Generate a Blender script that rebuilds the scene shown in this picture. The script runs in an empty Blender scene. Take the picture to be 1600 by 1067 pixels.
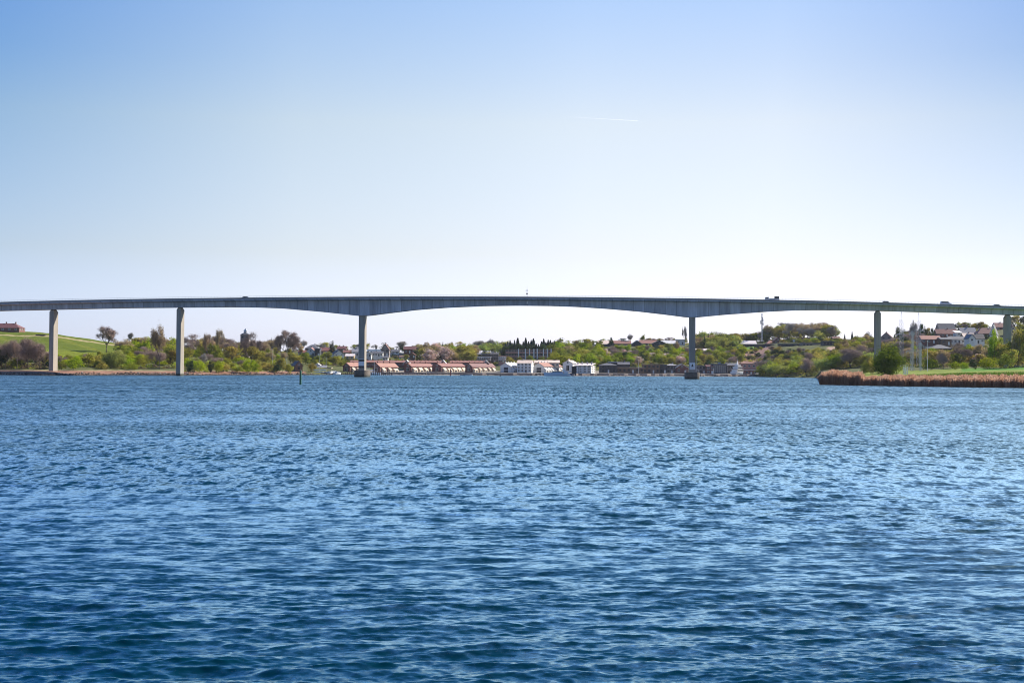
import bpy, math, random
import numpy as np
from mathutils import Vector, Matrix
R = math.radians
scene = bpy.context.scene
COL = scene.collection

# ---------------------------------------------------------------- camera
F = 2222.2; CX, CY = 800.0, 533.5; HC = 4.2; ROLL = 0.006
cam_d = bpy.data.cameras.new('camera'); cam = bpy.data.objects.new('camera', cam_d); COL.objects.link(cam)
cam_d.sensor_width = 36.0; cam_d.lens = 50.0; cam_d.clip_start = 0.3; cam_d.clip_end = 80000
pit = math.atan(42.5 / F)
fwd = Vector((0, math.cos(pit), math.sin(pit))); upv = Vector((0, -math.sin(pit), math.cos(pit))); rgt = Vector((1, 0, 0))
up2 = (upv * math.cos(ROLL) - rgt * math.sin(ROLL)).normalized(); rg2 = (rgt * math.cos(ROLL) + upv * math.sin(ROLL)).normalized()
m = Matrix((rg2, up2, -fwd)).transposed().to_4x4(); m.translation = (0, 0, HC)
cam.matrix_world = m
scene.camera = cam
CAM = Vector((0, 0, HC))
def P(u, y, D):
    d = fwd + rg2 * ((u - CX) / F) + up2 * ((CY - y) / F)
    return CAM + d * (D / d.y)
def hor(u): return 576.0 + ROLL * (u - 800)

# ---------------------------------------------------------------- world, sun, exposure
SUN_AZ, SUN_EL = R(55), R(37)          # azimuth to the right of the view direction
SKY_EL = [(0.0, (1.08, 1.13, 1.66)), (0.033, (0.95, 0.965, 1.42)), (0.16, (1.10, 0.895, 0.885)), (0.34, (1.35, 1.03, 0.84)), (0.5, (1.09, 0.985, 0.95)), (0.72, (0.62, 0.90, 1.12)), (1.0, (0.5, 0.85, 1.2))]
SKY_X = [(0.16, (0.46, 0.69, 0.94)), (0.35, (0.90, 0.96, 1.0)), (0.55, (1.0, 1.0, 1.0)), (0.68, (0.90, 0.91, 0.93)), (0.84, (0.48, 0.59, 0.73))]
w = bpy.data.worlds.new('World'); scene.world = w; w.use_nodes = True
nt = w.node_tree; nt.nodes.clear()
sky = nt.nodes.new('ShaderNodeTexSky'); sky.sky_type = 'NISHITA'; sky.sun_disc = False
sky.sun_elevation = SUN_EL; sky.sun_rotation = SUN_AZ; sky.altitude = 0
sky.air_density = 1.0; sky.dust_density = 0.6; sky.ozone_density = 3.0
bg = nt.nodes.new('ShaderNodeBackground'); bg.inputs['Strength'].default_value = 0.09
wo = nt.nodes.new('ShaderNodeOutputWorld')
# sky tint: pale lavender haze low down; lens vignetting painted in as darker, bluer sides
def ramp(stops, val):
    r_ = nt.nodes.new('ShaderNodeValToRGB'); e_ = r_.color_ramp.elements
    for i_, (p_, c_) in enumerate(stops):
        q_ = e_[i_] if i_ < 2 else e_.new(p_)
        q_.position = p_
    for q_, (p_, c_) in zip(sorted(e_, key=lambda q: q.position), stops): q_.color = (c_[0] / 2, c_[1] / 2, c_[2] / 2, 1)
    nt.links.new(val, r_.inputs[0]); return r_.outputs[0]
def vmul(a, b_, k_=None):
    v_ = nt.nodes.new('ShaderNodeVectorMath'); v_.operation = 'MULTIPLY'; nt.links.new(a, v_.inputs[0])
    if k_: v_.inputs[1].default_value = (k_,) * 3
    else: nt.links.new(b_, v_.inputs[1])
    return v_.outputs[0]
tcw = nt.nodes.new('ShaderNodeTexCoord'); sx = nt.nodes.new('ShaderNodeSeparateXYZ'); nt.links.new(tcw.outputs['Generated'], sx.inputs[0])
mz = nt.nodes.new('ShaderNodeMath'); mz.operation = 'MULTIPLY'; mz.inputs[1].default_value = 2.0; nt.links.new(sx.outputs['Z'], mz.inputs[0])
mxx = nt.nodes.new('ShaderNodeMapRange'); mxx.inputs['From Min'].default_value = -0.5; mxx.inputs['From Max'].default_value = 0.5; nt.links.new(sx.outputs['X'], mxx.inputs['Value'])
r1 = ramp(SKY_EL, mz.outputs[0]); r2 = ramp(SKY_X, mxx.outputs[0])
wz = nt.nodes.new('ShaderNodeMapRange'); wz.inputs['From Min'].default_value = 0.02; wz.inputs['From Max'].default_value = 0.21; wz.inputs['To Min'].default_value = 0.25; wz.inputs['To Max'].default_value = 1.0
nt.links.new(sx.outputs['Z'], wz.inputs['Value']); mw = nt.nodes.new('ShaderNodeMix'); mw.data_type = 'RGBA'; mw.inputs['A'].default_value = (0.5, 0.5, 0.5, 1)
nt.links.new(wz.outputs[0], mw.inputs['Factor']); nt.links.new(r2, mw.inputs['B']); r2 = mw.outputs['Result']
nt.links.new(vmul(vmul(sky.outputs[0], vmul(r1, r2)), None, 4.0), bg.inputs['Color']); nt.links.new(bg.outputs[0], wo.inputs['Surface'])
sd = bpy.data.lights.new('sun', 'SUN'); sd.energy = 5.0; sd.angle = R(0.53); sd.color = (1.0, 0.90, 0.76)
sun = bpy.data.objects.new('sun', sd); COL.objects.link(sun)
sdir = Vector((math.sin(SUN_AZ) * math.cos(SUN_EL), math.cos(SUN_AZ) * math.cos(SUN_EL), math.sin(SUN_EL)))
sun.rotation_euler = sdir.to_track_quat('Z', 'Y').to_euler(); sun.location = (200, 300, 300)
vs = scene.view_settings
scene.display_settings.display_device = 'sRGB'
vs.view_transform = 'Standard'; vs.look = 'None'; vs.exposure = 0.87; vs.gamma = 1.0; vs.use_curve_mapping = False
scene.cycles.filter_width = 1.0; scene.cycles.use_denoising = True
scene.cycles.max_bounces = 6; scene.cycles.transparent_max_bounces = 6
scene.cycles.caustics_reflective = False; scene.cycles.caustics_refractive = False
scene.cycles.sample_clamp_direct = 12; scene.cycles.sample_clamp_indirect = 6

# ---------------------------------------------------------------- materials
MATS = {}
def nodes(name):
    ma = bpy.data.materials.new(name); ma.use_nodes = True
    t = ma.node_tree; b = t.nodes['Principled BSDF']; return ma, t, b
def N(t, typ, **kw):
    n = t.nodes.new(typ)
    for k, v in kw.items():
        if hasattr(n, k) and k not in ('Scale', 'Detail'): setattr(n, k, v)
        else: n.inputs[k].default_value = v
    return n
def mat(name, col, rough=0.8, var=0.12, scale=1.5, metal=0.0, col2=None, stretch=(1, 1, 1), rnd=0.0, detail=5):
    """matt surface with noise mottling between two tones, optional per-object tone shift"""
    if name in MATS: return MATS[name]
    ma, t, b = nodes(name); L = t.links
    tc = N(t, 'ShaderNodeTexCoord'); mp = N(t, 'ShaderNodeMapping'); mp.inputs['Scale'].default_value = stretch
    nz = N(t, 'ShaderNodeTexNoise'); nz.inputs['Scale'].default_value = scale; nz.inputs['Detail'].default_value = detail; nz.inputs['Roughness'].default_value = 0.65
    cr = N(t, 'ShaderNodeMapRange'); cr.inputs['From Min'].default_value = 0.3; cr.inputs['From Max'].default_value = 0.7
    mx = N(t, 'ShaderNodeMix', data_type='RGBA')
    c2 = col2 or tuple(c * (1 - 2 * var) for c in col)
    c1 = col if col2 else tuple(min(1, c * (1 + var)) for c in col)
    mx.inputs['A'].default_value = (*c2, 1); mx.inputs['B'].default_value = (*c1, 1)
    L.new(tc.outputs['Object'], mp.inputs[0]); L.new(mp.outputs[0], nz.inputs['Vector']); L.new(nz.outputs['Fac'], cr.inputs['Value'])
    L.new(cr.outputs[0], mx.inputs['Factor'])
    out = mx.outputs['Result']
    if rnd:
        oi = N(t, 'ShaderNodeObjectInfo'); mr = N(t, 'ShaderNodeMapRange'); mr.inputs['To Min'].default_value = 1 - rnd; mr.inputs['To Max'].default_value = 1 + rnd
        hs = N(t, 'ShaderNodeHueSaturation'); L.new(oi.outputs['Random'], mr.inputs['Value']); L.new(mr.outputs[0], hs.inputs['Value']); L.new(out, hs.inputs['Color']); out = hs.outputs[0]
    L.new(out, b.inputs['Base Color']); b.inputs['Roughness'].default_value = rough; b.inputs['Metallic'].default_value = metal
    MATS[name] = ma; return ma

def stain(ma, joints=0.0, tide=0.9):
    """casting joints along the length, and a dark algae band near the water"""
    t = ma.node_tree; L = t.links; b = t.nodes['Principled BSDF']; src = b.inputs['Base Color'].links[0].from_socket
    tc = N(t, 'ShaderNodeTexCoord'); xyz = N(t, 'ShaderNodeSeparateXYZ'); L.new(tc.outputs['Object'], xyz.inputs[0])
    if joints:
        d = N(t, 'ShaderNodeMath', operation='DIVIDE'); d.inputs[1].default_value = joints; fr = N(t, 'ShaderNodeMath', operation='FRACT'); lt = N(t, 'ShaderNodeMath', operation='LESS_THAN'); lt.inputs[1].default_value = 0.05
        L.new(xyz.outputs['X'], d.inputs[0]); L.new(d.outputs[0], fr.inputs[0]); L.new(fr.outputs[0], lt.inputs[0])
        m1 = N(t, 'ShaderNodeMix', data_type='RGBA', blend_type='MULTIPLY'); m1.inputs['B'].default_value = (0.62, 0.62, 0.62, 1); L.new(lt.outputs[0], m1.inputs['Factor']); L.new(src, m1.inputs['A']); src = m1.outputs['Result']
        # each cast segment has its own tone
        fl = N(t, 'ShaderNodeMath', operation='FLOOR'); L.new(d.outputs[0], fl.inputs[0]); wn = N(t, 'ShaderNodeTexWhiteNoise', noise_dimensions='1D'); L.new(fl.outputs[0], wn.inputs['W'])
        mr = N(t, 'ShaderNodeMapRange'); mr.inputs['To Min'].default_value = 0.82; mr.inputs['To Max'].default_value = 1.12; L.new(wn.outputs['Value'], mr.inputs['Value'])
        sc = N(t, 'ShaderNodeVectorMath', operation='SCALE'); L.new(src, sc.inputs[0]); L.new(mr.outputs[0], sc.inputs['Scale']); src = sc.outputs[0]
    if tide:
        nz = N(t, 'ShaderNodeTexNoise'); nz.inputs['Scale'].default_value = 1.4; L.new(tc.outputs['Object'], nz.inputs['Vector'])
        ad = N(t, 'ShaderNodeMath', operation='ADD'); L.new(xyz.outputs['Z'], ad.inputs[0]); L.new(nz.outputs['Fac'], ad.inputs[1])
        mr = N(t, 'ShaderNodeMapRange'); mr.inputs['From Min'].default_value = tide + .3; mr.inputs['From Max'].default_value = tide + .9; mr.inputs['To Min'].default_value = 1; mr.inputs['To Max'].default_value = 0; L.new(ad.outputs[0], mr.inputs['Value'])
        m2 = N(t, 'ShaderNodeMix', data_type='RGBA'); m2.inputs['B'].default_value = (0.025, 0.03, 0.022, 1); L.new(mr.outputs[0], m2.inputs['Factor']); L.new(src, m2.inputs['A']); src = m2.outputs['Result']
    L.new(src, b.inputs['Base Color'])
def leaf_mat(name, cols, trans=0.35, rnd=0.25):
    """leaves: clump attribute picks between tones, object random shifts them"""
    ma, t, b = nodes(name); L = t.links; t.nodes.remove(b)
    at = N(t, 'ShaderNodeAttribute'); at.attribute_name = 'tone'
    cr = N(t, 'ShaderNodeValToRGB'); e = cr.color_ramp.elements
    e[0].position = 0; e[0].color = (*cols[0], 1); e[1].position = 1; e[1].color = (*cols[-1], 1)
    for i, c in enumerate(cols[1:-1]): q = e.new((i + 1) / (len(cols) - 1)); q.color = (*c, 1)
    oi = N(t, 'ShaderNodeObjectInfo'); mr = N(t, 'ShaderNodeMapRange'); mr.inputs['To Min'].default_value = 1 - rnd; mr.inputs['To Max'].default_value = 1 + rnd
    hs = N(t, 'ShaderNodeHueSaturation')
    mh = N(t, 'ShaderNodeMath', operation='MULTIPLY'); mh.inputs[1].default_value = 7.31
    fr = N(t, 'ShaderNodeMath', operation='FRACT'); hr = N(t, 'ShaderNodeMapRange'); hr.inputs['To Min'].default_value = 0.48; hr.inputs['To Max'].default_value = 0.52
    L.new(oi.outputs['Random'], mh.inputs[0]); L.new(mh.outputs[0], fr.inputs[0]); L.new(fr.outputs[0], hr.inputs['Value']); L.new(hr.outputs[0], hs.inputs['Hue'])
    L.new(at.outputs['Fac'], cr.inputs[0]); L.new(cr.outputs[0], hs.inputs['Color']); L.new(oi.outputs['Random'], mr.inputs['Value']); L.new(mr.outputs[0], hs.inputs['Value'])
    d = N(t, 'ShaderNodeBsdfDiffuse'); tr = N(t, 'ShaderNodeBsdfTranslucent'); ms = N(t, 'ShaderNodeMixShader'); ms.inputs[0].default_value = trans
    L.new(hs.outputs[0], d.inputs[0]); L.new(hs.outputs[0], tr.inputs[0]); L.new(d.outputs[0], ms.inputs[1]); L.new(tr.outputs[0], ms.inputs[2])
    L.new(ms.outputs[0], t.nodes['Material Output'].inputs['Surface'])
    MATS[name] = ma; return ma

# ---------------------------------------------------------------- object helpers
def tag(o, label=None, cat=None, group=None, kind=None):
    if label: o['label'] = label
    if cat: o['category'] = cat
    if group: o['group'] = group
    if kind: o['kind'] = kind
    return o
def empty(name, loc, rz=0.0, **kw):
    o = bpy.data.objects.new(name, None); COL.objects.link(o); o.location = loc; o.rotation_euler = (0, 0, rz); o.empty_display_size = 1
    tag(o, **kw); return o
class MB:
    """collects shapes, builds one mesh object"""
    def __init__(s): s.v = []; s.f = []; s.mi = []; s.cur = 0
    def add(s, vs_, fs):
        b = len(s.v); s.v += [tuple(p) for p in vs_]; s.f += [tuple(b + i for i in f) for f in fs]; s.mi += [s.cur] * len(fs); return s
    def box(s, x0, x1, y0, y1, z0, z1):
        return s.add([(x0,y0,z0),(x1,y0,z0),(x1,y1,z0),(x0,y1,z0),(x0,y0,z1),(x1,y0,z1),(x1,y1,z1),(x0,y1,z1)],
                     [(0,3,2,1),(4,5,6,7),(0,1,5,4),(1,2,6,5),(2,3,7,6),(3,0,4,7)])
    def tube(s, a, b, r0, r1=None, n=6, caps=True):
        a = Vector(a); b = Vector(b); r1 = r0 if r1 is None else r1
        d = (b - a).normalized(); x = d.orthogonal().normalized(); y = d.cross(x)
        vs_ = [a + (x * math.cos(2*math.pi*k/n) + y * math.sin(2*math.pi*k/n)) * r0 for k in range(n)] + \
              [b + (x * math.cos(2*math.pi*k/n) + y * math.sin(2*math.pi*k/n)) * r1 for k in range(n)]
        fs = [(k, (k+1) % n, n + (k+1) % n, n + k) for k in range(n)]
        if caps: fs += [tuple(range(n))[::-1], tuple(range(n, 2*n))]
        return s.add(vs_, fs)
    def prism(s, pts, z0, z1):
        n = len(pts); return s.add([(x, y, z0) for x, y in pts] + [(x, y, z1) for x, y in pts],
            [(k, (k+1) % n, n + (k+1) % n, n + k) for k in range(n)] + [tuple(range(n))[::-1], tuple(range(n, 2*n))])
    def build(s, name, mats, parent=None, smooth=False, loc=None):
        me = bpy.data.meshes.new(name); me.from_pydata(s.v, [], s.f)
        for m_ in (mats if isinstance(mats, (list, tuple)) else [mats]): me.materials.append(m_)
        if max(s.mi or [0]): me.polygons.foreach_set('material_index', s.mi)
        if smooth: me.polygons.foreach_set('use_smooth', [True] * len(me.polygons))
        me.update()
        o = bpy.data.objects.new(name, me); COL.objects.link(o)
        if parent: o.parent = parent
        if loc: o.location = loc
        return o
def np_mesh(name, V, Fq, mats, smooth=False, tone=None, mi=None):
    """mesh from numpy arrays of verts and quads / triangles"""
    me = bpy.data.meshes.new(name); k = Fq.shape[1]
    me.vertices.add(len(V)); me.vertices.foreach_set('co', np.ascontiguousarray(V, dtype=np.float32).ravel())
    me.loops.add(Fq.size); me.loops.foreach_set('vertex_index', np.ascontiguousarray(Fq, dtype=np.int32).ravel())
    me.polygons.add(len(Fq)); me.polygons.foreach_set('loop_start', np.arange(0, Fq.size, k, dtype=np.int32))
    me.polygons.foreach_set('loop_total', np.full(len(Fq), k, dtype=np.int32))
    if smooth: me.polygons.foreach_set('use_smooth', np.ones(len(Fq), dtype=bool))
    for m_ in (mats if isinstance(mats, (list, tuple)) else [mats]): me.materials.append(m_)
    if mi is not None: me.polygons.foreach_set('material_index', np.asarray(mi, dtype=np.int32))
    if tone is not None:
        a = me.attributes.new('tone', 'FLOAT', 'POINT'); a.data.foreach_set('value', np.asarray(tone, dtype=np.float32))
    me.update(calc_edges=True); return me
def link(name, me, parent=None, loc=(0, 0, 0), rz=0.0, sc=None, **kw):
    o = bpy.data.objects.new(name, me); COL.objects.link(o); o.location = loc; o.rotation_euler = (0, 0, rz)
    if sc is not None: o.scale = sc if hasattr(sc, '__len__') else (sc, sc, sc)
    if parent: o.parent = parent
    tag(o, **kw); return o

# ---------------------------------------------------------------- water
def build_water():
    k = 0.55
    Ds = [5.0]
    while Ds[-1] < 2700:
        D = Ds[-1]
        if D < 17: d = 0.09
        else: d = min(max(D * D / (1422 * HC) * k, 0.03), 60 if D < 1300 else 200)
        Ds.append(D + d)
    Ds = np.array(Ds)
    dense = np.linspace(-0.40, 0.40, 1150); wide = np.array([0.43, 0.5, 0.6, 0.8, 1.1])
    T = np.concatenate([-wide[::-1], dense, wide])
    D, TT = np.meshgrid(Ds, T, indexing='ij')
    X = (D * TT); Y = D.copy(); Z = np.zeros_like(X); DX = np.zeros_like(X); DY = np.zeros_like(X); UNR = np.zeros_like(X)
    sp = np.gradient(Ds)[:, None] * np.ones_like(X); sx = np.maximum(0.0007 * D, 0.01)
    rng = np.random.RandomState(4)
    env = 0.75 + 0.5 * (np.sin(X * 0.13 + Y * 0.05 + 1) * np.sin(Y * 0.11 - X * 0.03) * 0.5 + 0.5)
    for i in range(90):
        lam = 0.10 * (2.0 / 0.10) ** ((i + rng.rand()) / 90.0)
        a = -math.pi / 2 + 0.12 + rng.randn() * 0.42           # travels mostly towards the camera
        kx, ky = math.cos(a) * 2 * math.pi / lam, math.sin(a) * 2 * math.pi / lam
        slope = WAVE_SLOPE * (1.0 if lam < 0.6 else (0.6 / lam) ** 0.5)
        amp = slope * lam / (2 * math.pi)
        fade = np.clip((lam / np.maximum(sp, sx * 1.5) - 2.2) / 2.0, 0, 1)
        ph = kx * X + ky * Y + rng.rand() * 6.283
        Am = amp * fade * env
        Z += Am * np.cos(ph)
        UNR += (slope * slope * 0.5) * (1 - fade * fade)
        q = 0.9
        DX -= q * math.cos(a) * Am * np.sin(ph); DY -= q * math.sin(a) * Am * np.sin(ph)
    X += DX; Y += DY
    nr, nc = X.shape
    V = np.stack([X, Y, Z], -1).reshape(-1, 3)
    idx = np.arange(nr * nc).reshape(nr, nc)
    Fq = np.stack([idx[:-1, :-1], idx[:-1, 1:], idx[1:, 1:], idx[1:, :-1]], -1).reshape(-1, 4)
    ma, t, b = nodes('sea_water'); L = t.links
    t.nodes.remove(b)
    dif = N(t, 'ShaderNodeBsdfDiffuse'); dif.inputs[0].default_value = WATER_BODY
    glo = N(t, 'ShaderNodeBsdfGlossy'); glo.inputs[0].default_value = WATER_GLOSS; fre = N(t, 'ShaderNodeFresnel'); fre.inputs[0].default_value = 1.36
    pw = N(t, 'ShaderNodeMath', operation='POWER'); pw.inputs[1].default_value = FRES_POW; mix = N(t, 'ShaderNodeMixShader')
    ct = N(t, 'ShaderNodeMapRange'); ct.inputs['From Min'].default_value = 0.05; ct.inputs['From Max'].default_value = 0.95; L.new(fre.outputs[0], pw.inputs[0]); L.new(pw.outputs[0], ct.inputs['Value']); L.new(ct.outputs[0], mix.inputs[0]); L.new(dif.outputs[0], mix.inputs[1]); L.new(glo.outputs[0], mix.inputs[2])
    L.new(mix.outputs[0], t.nodes['Material Output'].inputs['Surface'])
    ge = N(t, 'ShaderNodeNewGeometry'); pos = ge.outputs['Position']
    acc = None
    ln = N(t, 'ShaderNodeVectorMath', operation='LENGTH'); L.new(pos, ln.inputs[0])
    for (sc_, stx, sty, ax, ay, det, d0, d1, e0, e1) in RIPPLES:       # wave trains: scale, stretch, slope, and the stretch of sea they are resolved on
        mp = N(t, 'ShaderNodeMapping'); mp.inputs['Scale'].default_value = (stx, sty, 1); mp.inputs['Rotation'].default_value = (0, 0, R(sc_ * 3 % 10 - 5) if sty > 0.5 else 0)
        nz = N(t, 'ShaderNodeTexNoise'); nz.inputs['Scale'].default_value = sc_; nz.inputs['Detail'].default_value = det; nz.inputs['Roughness'].default_value = 0.6
        L.new(pos, mp.inputs[0]); L.new(mp.outputs[0], nz.inputs['Vector'])
        sub = N(t, 'ShaderNodeVectorMath', operation='SUBTRACT'); sub.inputs[1].default_value = (0.5, 0.5, 0.5)
        mul = N(t, 'ShaderNodeVectorMath', operation='MULTIPLY'); mul.inputs[1].default_value = (ax, ay, 0)
        L.new(nz.outputs['Color'], sub.inputs[0]); L.new(sub.outputs[0], mul.inputs[0]); o_ = mul.outputs[0]
        for (p0, p1, q0, q1) in ((d0, d1, 0, 1), (e0, e1, 1, 0)):
            if p1 <= 0 or p0 > 5000: continue
            mr = N(t, 'ShaderNodeMapRange'); mr.inputs['From Min'].default_value = p0; mr.inputs['From Max'].default_value = p1; mr.inputs['To Min'].default_value = q0; mr.inputs['To Max'].default_value = q1
            L.new(ln.outputs['Value'], mr.inputs['Value']); v_ = N(t, 'ShaderNodeVectorMath', operation='SCALE'); L.new(o_, v_.inputs[0]); L.new(mr.outputs[0], v_.inputs['Scale']); o_ = v_.outputs[0]
        if acc is None: acc = o_
        else:
            ad = N(t, 'ShaderNodeVectorMath', operation='ADD'); L.new(acc, ad.inputs[0]); L.new(o_, ad.inputs[1]); acc = ad.outputs[0]
    # wind patches: where ripples are stronger or weaker
    wp = N(t, 'ShaderNodeTexNoise'); wp.inputs['Scale'].default_value = 0.07; wp.inputs['Detail'].default_value = 3
    wm = N(t, 'ShaderNodeMapping'); wm.inputs['Scale'].default_value = (0.35, 1, 1); L.new(pos, wm.inputs[0]); L.new(wm.outputs[0], wp.inputs['Vector'])
    wr = N(t, 'ShaderNodeMapRange'); wr.inputs['From Min'].default_value = 0.35; wr.inputs['From Max'].default_value = 0.65; wr.inputs['To Min'].default_value = 0.5; wr.inputs['To Max'].default_value = 1.45
    L.new(wp.outputs['Fac'], wr.inputs['Value'])
    sc2 = N(t, 'ShaderNodeVectorMath', operation='SCALE'); L.new(acc, sc2.inputs[0]); L.new(wr.outputs[0], sc2.inputs['Scale'])
    ad = N(t, 'ShaderNodeVectorMath', operation='ADD'); L.new(sc2.outputs[0], ad.inputs[0]); L.new(ge.outputs['Normal'], ad.inputs[1])
    nm = N(t, 'ShaderNodeVectorMath', operation='NORMALIZE'); L.new(ad.outputs[0], nm.inputs[0]); L.new(nm.outputs[0], glo.inputs['Normal']); L.new(nm.outputs[0], fre.inputs['Normal'])
    # waves too fine for the mesh at that distance count as surface roughness
    at = N(t, 'ShaderNodeAttribute'); at.attribute_name = 'tone'; L.new(at.outputs['Fac'], glo.inputs['Roughness'])
    rough = np.sqrt(np.sqrt(2 * UNR * FAR_ROUGH + 0.05 ** 4))
    me = np_mesh('water', V, Fq, ma, smooth=True, tone=rough.ravel())
    print('rough', rough.min(), rough.max(), 'rms slope', math.sqrt(UNR.max()))
    link('water', me, kind='structure')
WAVE_SLOPE = 0.0335; FAR_ROUGH = 0.20; WATER_BODY = (0.0, 0.022, 0.038, 1); WATER_GLOSS = (0.64, 0.905, 1.0, 1); FRES_POW = 0.76
RIPPLES = [(1.5, 0.4, 1, 0.15, 0.9, 3, 0, 0, 9e3, 9e3), (8.0, 0.45, 1, 0.4, 1.4, 3, 0, 0, 9e3, 9e3),
           (2.1, 1.0, 0.33, 0.3, 3.7, 3, 26, 75, 160, 320), (1.7, 1.0, 0.09, 0.3, 6.3, 3, 120, 260, 9e3, 9e3)]
# ---------------------------------------------------------------- bridge
KB = -math.tan(R(3.8)); YB = 648.0                     # the deck's centre line: Y = YB + KB * (x - 7)
def bx(u, off=0.0):                                    # world x,y on the bridge line (off metres toward the camera) seen in column u
    tq = (u - 800) / F
    x = tq * (YB - KB * 7 - off) / (1 - tq * KB); return x, YB + KB * (x - 7) - off
TOPP = [(-400,486),(-250,480.5),(-115,475.5),(0,472),(100,469.5),(200,467.5),(281,466.3),(400,464.8),(500,464),(600,463.3),(700,463.2),(800,463.5),(900,464.1),(1000,465.2),(1100,466.6),(1200,468.3),(1300,470.4),(1400,473),(1500,475.9),(1600,479),(1774,485),(1900,490),(2050,496)]
BOTP = [(-400,499),(-250,493.5),(-115,488.8),(0,485.3),(83,483.4),(200,480.8),(281,480),(360,479.3),(400,479.7),(440,481.2),(500,486.5),(540,490.8),(561,493.3),(573,493.3),(600,489.7),(650,483.6),(700,479.9),(760,477.4),(810,476.8),(860,477.3),(900,478.7),(950,481.9),(1000,486.3),(1050,492.2),(1075,495.6),(1087,495.6),(1130,491.4),(1200,486.3),(1240,484.4),(1280,483.9),(1371,485.2),(1400,486),(1500,489),(1574,491.6),(1600,492.4),(1774,498.4),(1900,503.5),(2050,509.5)]
def interp(tab, u): return float(np.interp(u, [a for a, _ in tab], [b for _, b in tab]))
def smooth_tab(tab, u, h):                             # soften the polyline
    return sum(interp(tab, u + d * h) for d in (-1, -0.5, 0, 0.5, 1)) / 5
BH = 6.3                                               # half width of the deck slab
def bz(u, y, off):                                     # height of pixel row y on the bridge at column u
    x, Y = bx(u, off); return P(u, y, Y).z
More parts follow.
